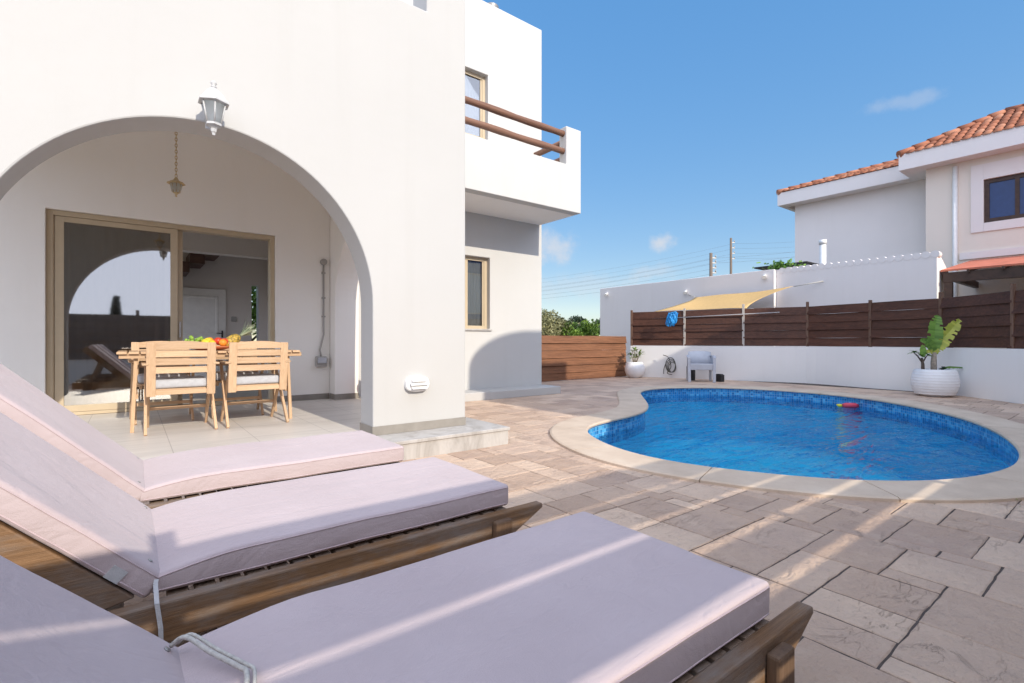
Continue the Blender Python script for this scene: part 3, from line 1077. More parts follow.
# balcony has a gap on its side under the pillar: parapet of the side is low
# windows of the main wall
def window(x0, x1, z0, z1, y, parent, sill):
    fr = MB()
    d0, d1 = y + 0.10, y + 0.16
    for a, b, c, d in ((x0, x0 + 0.06, z0, z1), (x1 - 0.06, x1, z0, z1), (x0 + 0.06, x1 - 0.06, z0, z0 + 0.06), (x0 + 0.06, x1 - 0.06, z1 - 0.06, z1)):
        fr.box(a + 0.001, b - 0.001, d0, d1, c + 0.001, d - 0.001)
    xm = (x0 + x1) / 2
    fr.box(xm - 0.03, xm + 0.03, d0 + 0.01, d1 - 0.01, z0 + 0.06, z1 - 0.06)
    for a, b in ((x0 + 0.06, xm - 0.03), (xm + 0.03, x1 - 0.06)):
        fr.box(a, a + 0.035, d0 + 0.015, d1 - 0.015, z0 + 0.06, z1 - 0.06)
        fr.box(b - 0.035, b, d0 + 0.015, d1 - 0.015, z0 + 0.06, z1 - 0.06)
    w = fr.build('window', 'tan_metal', parent)
    pn = MB()
    pn.box(x0 + 0.05, x1 - 0.05, y + 0.127, y + 0.133, z0 + 0.05, z1 - 0.05)
    pn.build('pane', 'pane', w)
    cu = MB()
    n = 26
    for side in (0, 1):
        a, b = (x0 + 0.03, x0 + 0.44) if side == 0 else (x1 - 0.42, x1 - 0.03)
        vs_ = []
        for i in range(n + 1):
            x = a + (b - a) * i / n
            yy = y + 0.165 + 0.012 * math.sin(i * 1.5)
            vs_ += [(x, yy, z0 + 0.02), (x, yy, z1)]
        cu.add(vs_, [(2 * i, 2 * i + 2, 2 * i + 3, 2 * i + 1) for i in range(n)], 0.5, True)
    cu.build('curtain', simple('net_curtain', (0.82, 0.80, 0.76), 0.9, 0.05), w)
    if sill:
        sl = MB()
        sl.box(x0 - 0.03, x1 + 0.03, y - 0.03, y + 0.10, z0 - 0.035, z0 - 0.002)
        sl.build('sill', 'marble', w, bevel=0.004)
window(1.62, 2.571, 1.229, 2.533, 3.24, villa, True)
window(1.55, 2.53, 4.691, 5.874, 3.24, villa, False)
# sliding door
sdoor = None
fr = MB()
x0, x1, z0, z1 = -3.388, -1.082, 0.170, 2.453
for a, b, c, d in ((x0, x0 + 0.055, z0, z1), (x1 - 0.055, x1, z0, z1), (x0 + 0.055, x1 - 0.055, z1 - 0.055, z1), (x0 + 0.055, x1 - 0.055, z0, z0 + 0.035)):
    fr.box(a, b, 3.20, 3.34, c, d)
fr.box(x0 + 0.055, x0 + 0.065, 3.21, 3.33, z0 + 0.04, z1 - 0.06)
sdoor = fr.build('sliding_door', 'tan_metal', villa, bevel=0.003)
def leaf_frame(xa, xb, y0, y1, name):
    f_ = MB()
    zA, zB = z0 + 0.037, z1 - 0.057
    w = 0.075
    f_.box(xa, xa + w, y0, y1, zA, zB)
    f_.box(xb - w, xb, y0, y1, zA, zB)
    f_.box(xa + w, xb - w, y0, y1, zA, zA + w)
    f_.box(xa + w, xb - w, y0, y1, zB - w * 0.8, zB)
    o = f_.build(name, 'tan_metal', sdoor, bevel=0.003)
    return o, (xa + w - 0.01, xb - w + 0.01, zA + w - 0.01, zB - w * 0.8 + 0.01)
o, (a, b, c, d) = leaf_frame(-3.32, -2.19, 3.215, 3.255, 'door_panel')
mb = MB(); mb.box(a, b, 3.232, 3.238, c, d)
mb.build('door_pane', 'door_glass', sdoor)
o, (a, b, c, d) = leaf_frame(-3.27, -2.135, 3.275, 3.315, 'door_panel')
mb = MB()
mb.box(-2.175, -2.155, 3.185, 3.214, 1.05, 1.25)
mb.build('door_handle', 'grey_metal', sdoor, bevel=0.004)
mb = MB()
mb.box(-1.10, -1.083, 3.18, 3.20, 1.05, 1.16)
mb.build('door_latch', 'tan_metal', sdoor)

mb = MB()
n = 60
vs_ = []
for i in range(n + 1):
    x = -3.30 + 1.12 * i / n
    yy = 3.58 + 0.022 * math.sin(i * 1.15) + 0.008 * math.sin(i * 2.9)
    vs_ += [(x, yy, 0.20), (x, yy, 2.42)]
mb.add(vs_, [(2 * i, 2 * i + 2, 2 * i + 3, 2 * i + 1) for i in range(n)], 0.5, True)
mb.build('curtain', simple('grey_beige_curtain', (0.48, 0.45, 0.43), 0.9, 0.05), sdoor)
# the room behind the door
mb = MB()
mb.box(-4.6, -0.10, 3.45, 8.6, 0.10, 0.160)
mb.build('room_floor', simple('room_tile', (0.45, 0.41, 0.37), 0.4, 0.08), villa)
mb = MB()
wall_with_holes(mb, 'y', -4.45, -0.12, 0.162, 3.0, 8.5, 8.75, [(-0.45, -0.30, 0.17, 2.3), (-4.3, -2.45, 0.4, 2.7)])  # the wide opening, hidden by the curtain, is added to brighten the room
mb.build('room_wall', 'room', villa, weld=True)
mb = MB()
mb.box(-0.12, 0.05, 3.55, 8.76, 0.162, 3.2)
mb.build('room_wall', 'room', villa)
mb = MB()
wall_with_holes(mb, 'x', 3.46, 8.76, 0.162, 3.0, -4.6, -4.45, [(3.7, 8.3, 0.5, 2.6)])  # large out-of-view opening added to let daylight into the room
mb.build('room_wall', 'room', villa, weld=True)
mb = MB()
mb.box(-4.6, 3.52, 3.556, 8.74, 3.0, 3.3)
mb.build('room_ceiling', 'room', villa)
mb = MB()
mb.box(-4.44, -0.13, 6.3, 6.55, 2.62, 2.998)
mb.build('room_beam', 'room', villa)
# flight of timber stairs
mb = MB()
for i in range(5):
    xx = -1.20 - 0.26 * i
    mb.box(xx - 0.26, xx, 7.6, 8.45, 2.98 - 0.19 * i - 0.21, 2.98 - 0.19 * i)
mb.build('staircase', 'stair_wood', villa)
# interior door
mb = MB()
mb.box(-1.98, -0.97, 8.455, 8.499, 0.165, 2.16)
idoor = mb.build('interior_door', 'door_white', villa, bevel=0.006)
mb = MB()
for (a, b, c, d) in ((-1.85, -1.12, 1.15, 2.0), (-1.85, -1.12, 0.32, 1.02)):
    for e in ((a, a + 0.05, c, d), (b - 0.05, b, c, d), (a + 0.05, b - 0.05, c, c + 0.05), (a + 0.05, b - 0.05, d - 0.05, d)):
        mb.box(e[0], e[1], 8.44, 8.456, e[2], e[3])
mb.build('door_moulding', 'door_white', idoor, bevel=0.01)
mb = MB()
mb.box(-1.06, -1.03, 8.435, 8.454, 1.08, 1.24)
mb.tube([(-1.045, 8.44, 1.18), (-1.045, 8.40, 1.18), (-1.16, 8.395, 1.18)], 0.010, 8)
mb.build('handle', 'black', idoor)
mb = MB()
mb.box(-0.86, -0.76, 8.47, 8.499, 1.45, 1.56)
mb.build('wall_switch', 'grey_plastic', villa, bevel=0.006)

# lamps
M['lantern_paint'] = simple('greyed_white_lantern_paint', (0.50, 0.495, 0.49), 0.5, 0.08, scale=20)  # white paint greyed in place of shading, to show against the bright wall
lan = thing('wall_lantern', 'white six sided lantern on the facade above the terrace arch', 'lantern', (-2.19, -0.16, 2.45))
def hexp(prof, mat, name, n=6):
    m_ = MB()
    m_.lathe([(r_ * 0.84, z_) for r_, z_ in prof], (-2.19, -0.16, 2.45), n, 0.5, False, R(30))
    return m_.build(name, mat, lan)
hexp([(0.108, 0.222), (0.124, 0.225), (0.122, 0.238), (0.098, 0.258), (0.080, 0.282), (0.050, 0.312), (0.026, 0.330), (0.018, 0.337)], 'lantern_paint', 'lantern_cap')
mb = MB()
mb.lathe([(0.015, 0.0), (0.019, 0.010), (0.011, 0.020), (0.020, 0.032), (0.016, 0.044), (0.0001, 0.056)], (-2.19, -0.16, 2.785), 12)
mb.build('finial', 'lantern_paint', lan)
hexp([(0.090, 0.218), (0.056, 0.085)][::-1], 'lamp_glass', 'lantern_glass')
mb = MB()
for i in range(6):
    a = R(30 + 60 * i)
    mb.tube([(-2.19 + 0.049 * math.cos(a), -0.16 + 0.049 * math.sin(a), 2.535), (-2.19 + 0.078 * math.cos(a), -0.16 + 0.078 * math.sin(a), 2.672)], 0.0055, 6)
mb.build('lantern_frame', 'lantern_paint', lan)
hexp([(0.0001, 0.0), (0.012, 0.004), (0.014, 0.02), (0.022, 0.028), (0.024, 0.05), (0.045, 0.065), (0.062, 0.07), (0.062, 0.086)], 'lantern_paint', 'lantern_base')
mb = MB()
mb.box(-2.225, -2.155, -0.02, -0.001, 2.54, 2.66)
mb.tube([(-2.19, -0.02, 2.57), (-2.19, -0.07, 2.52), (-2.19, -0.13, 2.525)], 0.012, 8)
mb.build('bracket', 'lantern_paint', lan, bevel=0.004)
mb = MB()
mb.ball((-2.19, -0.16, 2.585), 0.03, 12, (1, 1, 1.4))
mb.build('bulb', 'white_plastic', lan)

pen = thing('pendant_lantern', 'small brass lantern hanging on a chain under the terrace vault', 'pendant lamp', (-2.31, 1.5, 2.38))
mb = MB()
zt = 3.64
z = 2.565
k = 0
while z < zt - 0.01:
    a = (k % 2) * R(90)
    ring = []
    for i in range(9):
        t = 2 * math.pi * i / 8
        ring.append((-2.31 + 0.009 * math.cos(t) * math.cos(a), 1.5 + 0.009 * math.cos(t) * math.sin(a), z + 0.018 + 0.020 * math.sin(t)))
    mb.tube(ring, 0.0036, 5, False)
    z += 0.029
    k += 1
mb.build('chain', 'brass', pen)
mb = MB()
mb.lathe([(0.078, 0.128), (0.066, 0.140), (0.04, 0.152), (0.022, 0.165), (0.010, 0.188)], (-2.31, 1.5, 2.38), 8, 0.5, False)
mb.build('lamp_cap', 'brass', pen)
mb = MB()
mb.lathe([(0.028, 0.042), (0.043, 0.075), (0.048, 0.127)], (-2.31, 1.5, 2.38), 8, 0.5, False)
mb.build('lamp_glass', 'lamp_glass', pen)
mb = MB()
mb.lathe([(0.0001, 0.0), (0.010, 0.006), (0.006, 0.02), (0.012, 0.026), (0.016, 0.034), (0.030, 0.043)], (-2.31, 1.5, 2.38), 12)
for i in range(8):
    a = R(45 * i)
    mb.tube([(-2.31 + 0.030 * math.cos(a), 1.5 + 0.030 * math.sin(a), 2.422), (-2.31 + 0.050 * math.cos(a), 1.5 + 0.050 * math.sin(a), 2.508)], 0.003, 5)
mb.build('lamp_frame', 'brass', pen)
mb = MB()
mb.ball((-2.31, 1.5, 2.462), 0.02, 12, (1, 1, 1.5))
mb.build('bulb', 'white_plastic', pen)

bh = thing('bulkhead_light', 'oval louvred bulkhead light low on the white arch pier', 'wall light', (-0.545, 0, 0.607))
def oval(rx, rz, y0, y1, name, mat, n=28, rim=0.012):
    m_ = MB()
    pr = []
    vs_ = []
    for (sc, y) in ((1, y0), (1, y1 + rim), (0.9, y1), (0.0001, y1)):
        for i in range(n):
            a = 2 * math.pi * i / n
            p = abs(math.cos(a)) ** 0.7 * math.copysign(1, math.cos(a)), abs(math.sin(a)) ** 0.8 * math.copysign(1, math.sin(a))
            vs_.append((-0.545 + rx * sc * p[0], y, 0.607 + rz * sc * p[1]))
    fs = [(r * n + i, r * n + (i + 1) % n, (r + 1) * n + (i + 1) % n, (r + 1) * n + i) for r in range(3) for i in range(n)]
    m_.add(vs_, fs, 0.5, False)
    return m_.build(name, mat, bh)
oval(0.118, 0.072, -0.001, -0.055, 'light_body', 'white_metal')
for i in range(3):
    mb = MB()
    zz = 0.565 + 0.034 * i
    hw = 0.075 if i != 1 else 0.09
    mb.add([(-0.545 - hw, -0.058, zz + 0.026), (-0.545 + hw, -0.058, zz + 0.026), (-0.545 + hw, -0.092, zz + 0.004), (-0.545 - hw, -0.092, zz + 0.004),
            (-0.545 - hw, -0.058, zz + 0.018), (-0.545 + hw, -0.058, zz + 0.018), (-0.545 + hw, -0.090, zz - 0.002), (-0.545 - hw, -0.090, zz - 0.002)],
           [(0, 1, 2, 3), (7, 6, 5, 4), (0, 4, 5, 1), (3, 2, 6, 7), (0, 3, 7, 4), (1, 5, 6, 2)])
    mb.build('louvre', 'white_metal', bh)

sock = thing('outdoor_socket', 'grey socket box with conduit running down the terrace back wall', 'socket', (-0.48, 3.15, 0.70))
mb = MB()
mb.box(-0.56, -0.41, 3.07, 3.149, 0.635, 0.785)
sb = mb.build('socket_box', 'grey_plastic', sock, bevel=0.012)
mb = MB()
mb.box(-0.545, -0.425, 3.045, 3.068, 0.69, 0.77)
mb.build('socket_lid', 'white_plastic', sb, bevel=0.006)
mb = MB()
mb.tube([(-0.49, 3.10, 0.78), (-0.50, 3.115, 0.88), (-0.47, 3.128, 1.0), (-0.445, 3.13, 1.10), (-0.445, 3.13, 2.12)], 0.013, 10)
mb.build('conduit', 'grey_plastic', sock)
mb = MB()
mb.tube([(-0.445, 3.149, 2.15), (-0.445, 3.10, 2.15)], 0.045, 16)
mb.build('junction_box', 'grey_plastic', sock)
for zz in (1.35, 1.62, 1.98):
    mb = MB()
    mb.box(-0.468, -0.422, 3.112, 3.149, zz, zz + 0.02)
    mb.build('clip', 'grey_plastic', sock)

mb = MB()
mb.lathe([(0.09, 0), (0.09, 0.75), (0.13, 0.76), (0.13, 0.80), (0.09, 0.82), (0.16, 0.9), (0.0001, 1.0)], (3.2, 4.1, 6.95), 18)
tag(mb.build('roof_flue', 'grey_metal', None, (3.2, 4.1, 6.95)), 'grey metal flue on the flat roof of the white villa', 'flue')

# ------------------------------------------------------------------ sun loungers
def make_lounger(loc, label, strap, rope, seed):
    t = thing('sun_lounger', label, 'sun lounger', (0, 0, 0), 'lilac cushioned sun loungers on the deck')
    hw = 0.378
    ang = R(45)
    PX0, PZ0 = -0.086, 0.262
    for sgn in (-1, 1):
        y0, y1 = (sgn * hw, sgn * (hw - 0.042))
        y0, y1 = min(y0, y1), max(y0, y1)
        mb = MB()
        mb.prism([(-0.86, 0.165), (-0.86, 0.282), (1.39, 0.282), (1.395, 0.262), (1.20, 0.165)], 'y', y0, y1)
        mb.build('side_rail', 'old_x', t, bevel=0.006)
    # slats of the bed
    mb = MB()
    x = 0.02
    while x < 1.22:
        mb.box(x, x + 0.052, -hw + 0.043, hw - 0.043, 0.255, 0.278)
        x += 0.068
    mb.build('bed_slats', 'old_y', t, bevel=0.002, segs=1)
    for x in (-0.82, -0.12, 1.05):
        mb = MB()
        mb.box(x, x + 0.04, -hw + 0.043, hw - 0.043, 0.17, 0.25)
        mb.build('cross_bar', 'old_y', t)
    for x in (-0.72, 1.115):
        for sgn in (-1, 1):
            mb = MB()
            a, b = sgn * (hw + 0.001), sgn * (hw + 0.034)
            mb.box(x, x + 0.085, min(a, b), max(a, b), 0.0, 0.262)
            mb.build('leg', 'old_z', t, bevel=0.008)
    # reclining back frame
    def bk(px, py, pz):   # along-back, across, above-back
        return (PX0 - px * math.cos(ang) + (pz + 0.017) * math.sin(ang), py, PZ0 + px * math.sin(ang) + (pz + 0.017) * math.cos(ang))
    for sgn in (-1, 1):
        mb = MB()
        y0, y1 = sorted((sgn * (hw - 0.046), sgn * (hw - 0.082)))
        P = [(0.06, -0.055), (0.88, -0.055), (0.88, 0.040), (0.0, 0.040)]
        vs_ = [bk(p, y0, q - 0.01) for p, q in P] + [bk(p, y1, q - 0.01) for p, q in P]
        mb.add(vs_, [(0, 1, 2, 3), (7, 6, 5, 4), (0, 4, 5, 1), (1, 5, 6, 2), (2, 6, 7, 3), (3, 7, 4, 0)])
        mb.build('back_rail', 'old_x', t, bevel=0.005)
    mb = MB()
    x = 0.04
    while x < 0.84:
        P = [(x, 0.008), (x + 0.052, 0.008), (x + 0.052, 0.026), (x, 0.026)]
        vs_ = [bk(p, -hw + 0.084, q) for p, q in P] + [bk(p, hw - 0.084, q) for p, q in P]
        mb.add(vs_, [(0, 1, 2, 3), (7, 6, 5, 4), (0, 4, 5, 1), (1, 5, 6, 2), (2, 6, 7, 3), (3, 7, 4, 0)])
        x += 0.068
    mb.build('back_slats', 'old_y', t)
    mb = MB()
    mb.bar((-0.62, -0.30, 0.30), bk(0.55, -0.30, -0.05), 0.03, 0.03)
    mb.bar((-0.62, 0.30, 0.30), bk(0.55, 0.30, -0.05), 0.03, 0.03)
    mb.bar((-0.62, -0.365, 0.30), (-0.62, 0.365, 0.30), 0.035, 0.03)
    mb.build('back_prop', 'old_y', t)
    # cushions
    cw = 0.672
    mb = MB()
    pp1 = soft_box(mb, 1.262, cw, 0.092, 0.016, -0.022, -cw / 2, 0.289, 0.0042, seed, taper=0.036)
    sc_ = mb.build('seat_cushion', 'cushion', t)
    for pth in pp1:
        m2 = MB()
        m2.tube(pth, 0.0022, 6, False)
        m2.build('piping', 'piping', sc_)
    mb = MB()
    mb.mx = Matrix.Translation((PX0, 0, PZ0)) @ Matrix.Rotation(ang, 4, 'Y') @ Matrix.Translation((0, 0, 0))
    # rotation about y tips -x upward
    pp2 = soft_box(mb, 0.87, cw, 0.074, 0.016, -0.845, -cw / 2, 0.051, 0.0045, seed + 5)
    bc_ = mb.build('back_cushion', 'cushion', t)
    for pth in pp2:
        m2 = MB()
        m2.mx = mb.mx.copy()
        m2.tube(pth, 0.0022, 6, False)
        m2.build('piping', 'piping', bc_)
    for sgn in (-1, 1):
        m2 = MB()
        m2.mx = mb.mx.copy()
        m2.lathe([(0.007, 0.1245), (0.007, 0.1275), (0.003, 0.1280)], (-0.03, sgn * (cw / 2 - 0.05), 0), 12)
        m2.build('eyelet', 'grey_metal', bc_)
    if strap:
        mb = MB()
        pts = [(-0.006, -cw / 2 - 0.004, 0.335), (-0.008, -cw / 2 - 0.012, 0.325), (-0.006, -hw - 0.006, 0.285), (0.002, -hw - 0.012, 0.22), (0.004, -hw - 0.016, 0.13)]
        for i in range(len(pts) - 1):
            mb.bar(pts[i], pts[i + 1], 0.011, 0.003, (0, -1, 0.3))
        mb.build('tie_strap', 'strap', t)
        mb = MB()
        mb.mx = Matrix.Translation((PX0, 0, PZ0)) @ Matrix.Rotation(ang, 4, 'Y')
        mb.box(-0.105, -0.065, -cw / 2 - 0.0035, -cw / 2 - 0.0015, 0.055, 0.090)
        mb.build('cushion_label', 'strap', t)
    if rope:
        mb = MB()
        y = -cw / 2
        base = [(0.000, 0.30, 0.372), (0.022, 0.27, 0.396), (0.055, 0.20, 0.390), (0.085, 0.14, 0.386), (0.098, 0.11, 0.386), (0.106, 0.09, 0.385),
                (0.100, 0.05, 0.384), (0.086, 0.0, 0.384), (0.072, -0.05, 0.384), (0.066, -0.08, 0.384)]
        mb.tube(spl3(base), 0.0036, 8)
        mb.tube(spl3([(p[0] - 0.011, p[1] - 0.006, p[2] + 0.001) for p in base[:5]] + [(p[0] - 0.013, p[1], p[2] + 0.001) for p in base[5:]]), 0.0048, 8)
        mb.build('tie_cord', 'rope', t)
    t.location = loc
    return t
def spl3(pts, per=6):
    P = [Vector(p) for p in pts]
    out = []
    n = len(P)
    for i in range(n - 1):
        p0, p1, p2, p3 = P[max(0, i - 1)], P[i], P[i + 1], P[min(n - 1, i + 2)]
        for j in range(per):
            t = j / per
            out.append(0.5 * ((2 * p1) + (p2 - p0) * t + (2 * p0 - 5 * p1 + 4 * p2 - p3) * t * t + (3 * p1 - p0 - 3 * p2 + p3) * t ** 3))
    out.append(P[-1])
    return out
make_lounger((-2.605, -1.155, 0), 'sunlit lilac sun lounger beside the terrace step, farthest of the three', False, False, 1)
make_lounger((-2.59, -2.165, 0), 'half shaded lilac sun lounger with hanging white strap, between the other two', True, False, 2)
make_lounger((-2.575, -3.265, 0), 'shaded lilac sun lounger crossed by thin light stripes, nearest the camera', False, True, 3)

# ------------------------------------------------------------------ dining table, chairs, fruit
FL = 0.1667
tb = thing('dining_table', 'slatted teak dining table set with fruit in front of the sliding door', 'table', (-1.94, 1.85, FL))
TX0, TX1, TY0, TY1 = -2.755, -1.175, 1.40, 2.30
mb = MB()
x = TX0
while x < TX1 - 0.05:
    mb.box(x, x + 0.075, TY0, TY1, FL + 0.718, FL + 0.74)
    x += 0.0865
mb.build('tabletop', 'teak_y', tb, bevel=0.003, segs=1)
for y in (TY0 + 0.03, TY1 - 0.055):
    mb = MB()
    mb.box(TX0 + 0.015, TX1 - 0.015, y, y + 0.024, FL + 0.678, FL + 0.717)
    mb.build('apron', 'teak_x', tb, bevel=0.002, segs=1)
for xa, lean in ((TX0 + 0.14, -0.03), (TX1 - 0.14, 0.03)):
    for y in (TY0 + 0.10, TY1 - 0.10):
        mb = MB()
        mb.bar((xa + lean, y, FL), (xa, y, FL + 0.70), 0.045, 0.030, (1, 0, 0))
        mb.build('leg', 'teak_z', tb, bevel=0.003)
    mb = MB()
    mb.box(xa - 0.016, xa + 0.016, TY0 + 0.13, TY1 - 0.13, FL + 0.30, FL + 0.345)
    mb.build('stretcher', 'teak_y', tb)

def make_chair(label):
    t = thing('folding_armchair', label, 'chair', (0, 0, 0), 'folding teak chairs round the table')
    hw = 0.27
    # local: y forward (towards the table), back at y = -0.27
    def post_y(z): return -0.245 - (z - 0.34) * 0.13
    for s_ in (-1, 1):
        mb = MB()
        mb.bar((s_ * (hw - 0.04), post_y(0.34), 0.34), (s_ * (hw - 0.04), post_y(0.825), 0.825), 0.070, 0.024, (0, 1, 0))
        mb.build('back_post', 'teak_z', t, bevel=0.004)
    for i in range(4):
        z0_ = 0.795 - i * 0.073
        mb = MB()
        n = 8
        for k in range(n):
            xa, xb = -0.20 + 0.40 * k / n, -0.20 + 0.40 * (k + 1) / n
            def bow(x_): return -0.012 * (1 - (x_ / 0.2) ** 2)
            def zt_(x_): return 0.028 + (0.016 * (1 - (x_ / 0.2) ** 2) if i == 0 else 0)
            ya, yb = post_y(z0_) + bow(xa), post_y(z0_) + bow(xb)
            mb.add([(xa, ya - 0.008, z0_ - 0.028), (xb, yb - 0.008, z0_ - 0.028), (xb, yb + 0.008, z0_ - 0.028), (xa, ya + 0.008, z0_ - 0.028),
                    (xa, ya - 0.008, z0_ + zt_(xa)), (xb, yb - 0.008, z0_ + zt_(xb)), (xb, yb + 0.008, z0_ + zt_(xb)), (xa, ya + 0.008, z0_ + zt_(xa))],
                   [(0, 3, 2, 1), (4, 5, 6, 7), (0, 1, 5, 4), (2, 3, 7, 6)] + ([(3, 0, 4, 7)] if k == 0 else []) + ([(1, 2, 6, 5)] if k == n - 1 else []))
        mb.build('back_slat', 'teak_x', t, weld=True)
    for s_ in (-1, 1):
        mb = MB()
        mb.bar((s_ * hw, -0.275, 0), (s_ * (hw - 0.012), 0.20, 0.615), 0.024, 0.040, (0, 1, 0))
        mb.build('rear_leg', 'teak_z', t, bevel=0.003)
        mb = MB()
        mb.bar((s_ * (hw - 0.028), 0.275, 0), (s_ * (hw - 0.028), -0.22, 0.60), 0.022, 0.038, (0, 1, 0))
        mb.build('front_leg', 'teak_z', t, bevel=0.003)
        mb = MB()
        mb.box(s_ * hw - 0.026, s_ * hw + 0.026, -0.30, 0.24, 0.620, 0.640)
        mb.build('armrest', 'teak_y', t, bevel=0.006)
        mb = MB()
        mb.box(s_ * (hw - 0.075) - 0.011, s_ * (hw - 0.075) + 0.011, -0.22, 0.23, 0.35, 0.385)
        mb.build('seat_rail', 'teak_y', t, bevel=0.002)
    mb = MB()
    y = -0.21
    while y < 0.22:
        mb.box(-hw + 0.05, hw - 0.05, y, y + 0.045, 0.386, 0.402)
        y += 0.058
    mb.box(-hw + 0.05, hw - 0.05, -0.245, -0.225, 0.35, 0.392)
    mb.build('seat', 'teak_x', t, bevel=0.002, segs=1)
    mb = MB()
    mb.box(-hw + 0.04, hw - 0.04, 0.13, 0.155, 0.175, 0.205)
    mb.build('stretcher', 'teak_x', t)
    mb = MB()
    soft_box(mb, 0.43, 0.42, 0.085, 0.028, -0.215, -0.215, 0.403, 0.004, 9, 8, 8)
    mb.build('seat_cushion', 'cushion_grey', t)
    return t
ch = make_chair('left teak folding chair on the near side, backrest facing the loungers')
ch.location = (-2.282, 1.495, FL)
for (x, y, rz, lab) in ((-1.652, 1.50, R(1.5), 'right teak folding chair on the near side, backrest facing the loungers'),
                        (-2.38, 2.26, R(181), 'left teak folding chair on the far side, hidden by the table'),
                        (-1.70, 2.24, R(178), 'right teak folding chair on the far side, against the open door')):
    c = copy_tree(ch)
    c.location = (x, y, FL)
    c.rotation_euler = (0, 0, rz)
    c['label'] = lab

TT = FL + 0.74
bowl = MB()
bowl.lathe([(0.07, 0.0), (0.12, 0.006), (0.20, 0.028), (0.23, 0.045), (0.222, 0.046), (0.19, 0.034), (0.10, 0.014), (0.0001, 0.012)], (-2.00, 1.80, TT), 30)
tag(bowl.build('fruit_platter', 'terracotta', None, (-2.00, 1.80, TT)), 'shallow clay platter holding fruit on the teak table', 'platter')
rf = random.Random(3)
g = MB()
for i in range(34):
    g.ball((-2.13 + rf.uniform(-0.08, 0.08), 1.79 + rf.uniform(-0.06, 0.06), TT + 0.052 + rf.uniform(0, 0.085) * (1 - 0.0 * i)), 0.0165, 10, (1, 1, 1.15), rf.random())
gr = g.build('grape_bunch', 'fruit_green', None, (-2.10, 1.79, TT + 0.045))
tag(gr, 'bunch of green grapes at the left end of the fruit platter', 'grapes')
for i, (x, y, z) in enumerate(((-2.05, 1.74, 0.085), (-2.015, 1.83, 0.10), (-1.99, 1.72, 0.075), (-2.08, 1.86, 0.085))):
    m_ = MB()
    m_.mx = Matrix.Translation((x, y, TT + z)) @ Matrix.Rotation(rf.uniform(0, 6), 4, 'Z') @ Matrix.Rotation(R(90), 4, 'Y')
    m_.lathe([(0.0001, -0.052), (0.008, -0.047), (0.02, -0.036), (0.032, -0.015), (0.033, 0.008), (0.024, 0.03), (0.009, 0.043), (0.0001, 0.049)], (0, 0, 0), 14)
    tag(m_.build('lemon', 'fruit_yellow', None, (x, y, TT + z)), 'yellow lemon among the fruit between the grapes and tomatoes', 'lemon', 'lemons on the platter')
for i, (x, y, z) in enumerate(((-1.935, 1.73, 0.10), (-1.91, 1.84, 0.09), (-1.875, 1.76, 0.092))):
    m_ = MB()
    m_.ball((x, y, TT + z), 0.042, 16, (1, 1, 0.86))
    tag(m_.build('tomato', 'fruit_red', None, (x, y, TT + z - 0.036)), 'red tomato on the platter between the lemons and the pineapple', 'tomato', 'tomatoes on the platter')
for (x, y, z) in ((-1.99, 1.90, 0.10), (-1.90, 1.66, 0.08)):
    m_ = MB()
    m_.ball((x, y, TT + z), 0.038, 16)
    tag(m_.build('orange_fruit', 'fruit_orange', None, (x, y, TT + z - 0.038)), 'small orange beside the tomatoes on the platter', 'orange', 'oranges on the platter')
pa = thing('pineapple', 'pineapple lying on the table with its leaf crown pointing right', 'pineapple', (-1.80, 1.79, TT))
pdir = Vector((0.80, 0.10, 0.56)).normalized()
q = pdir.to_track_quat('Z', 'Y').to_matrix().to_4x4()
m_ = MB()
m_.mx = Matrix.Translation((-1.85, 1.785, TT + 0.066)) @ q
m_.lathe([(0.0001, -0.03), (0.03, -0.026), (0.052, 0.0), (0.058, 0.05), (0.055, 0.10), (0.040, 0.135), (0.018, 0.150)], (0, 0, 0), 18)
m_.build('pineapple_fruit', 'pineapple', pa)
m_ = MB()
for i in range(34):
    lay = i / 34
    a = i * 2.4
    out = 0.75 - 0.6 * lay
    L_ = rf.uniform(0.12, 0.20)
    base = Vector((-1.85, 1.785, TT + 0.066)) + pdir * (0.145 + 0.03 * lay)
    side = pdir.orthogonal().normalized()
    side = Matrix.Rotation(a, 3, pdir) @ side
    prev = base
    w0 = 0.011
    tang = pdir.cross(side).normalized()
    pts = []
    for k in range(5):
        t = k / 4
        p = base + pdir * (L_ * t) + side * (out * L_ * t * (0.5 + 0.6 * t))
        w = w0 * (1 - t) + 0.0008
        pts += [p - tang * w, p + tang * w]
    m_.add(pts, [(2 * k, 2 * k + 1, 2 * k + 3, 2 * k + 2) for k in range(4)], rf.random())
m_.build('leaf_crown', 'pine_leaf', pa)

# ------------------------------------------------------------------ boundary wall and woven fence round the pool
def miter(pts, d):
    out = []
    n = len(pts)
    for i in range(n):
        a = Vector(pts[max(0, i - 1)]); b = Vector(pts[min(n - 1, i + 1)]); p = Vector(pts[i])
        t1 = (p - a).normalized() if i > 0 else (b - p).normalized()
        t2 = (b - p).normalized() if i < n - 1 else t1
        n1 = Vector((t1.y, -t1.x)); n2 = Vector((t2.y, -t2.x))
        m_ = (n1 + n2).normalized()
        out.append(p + m_ * (d / max(0.4, m_.dot(n1))))
    return out
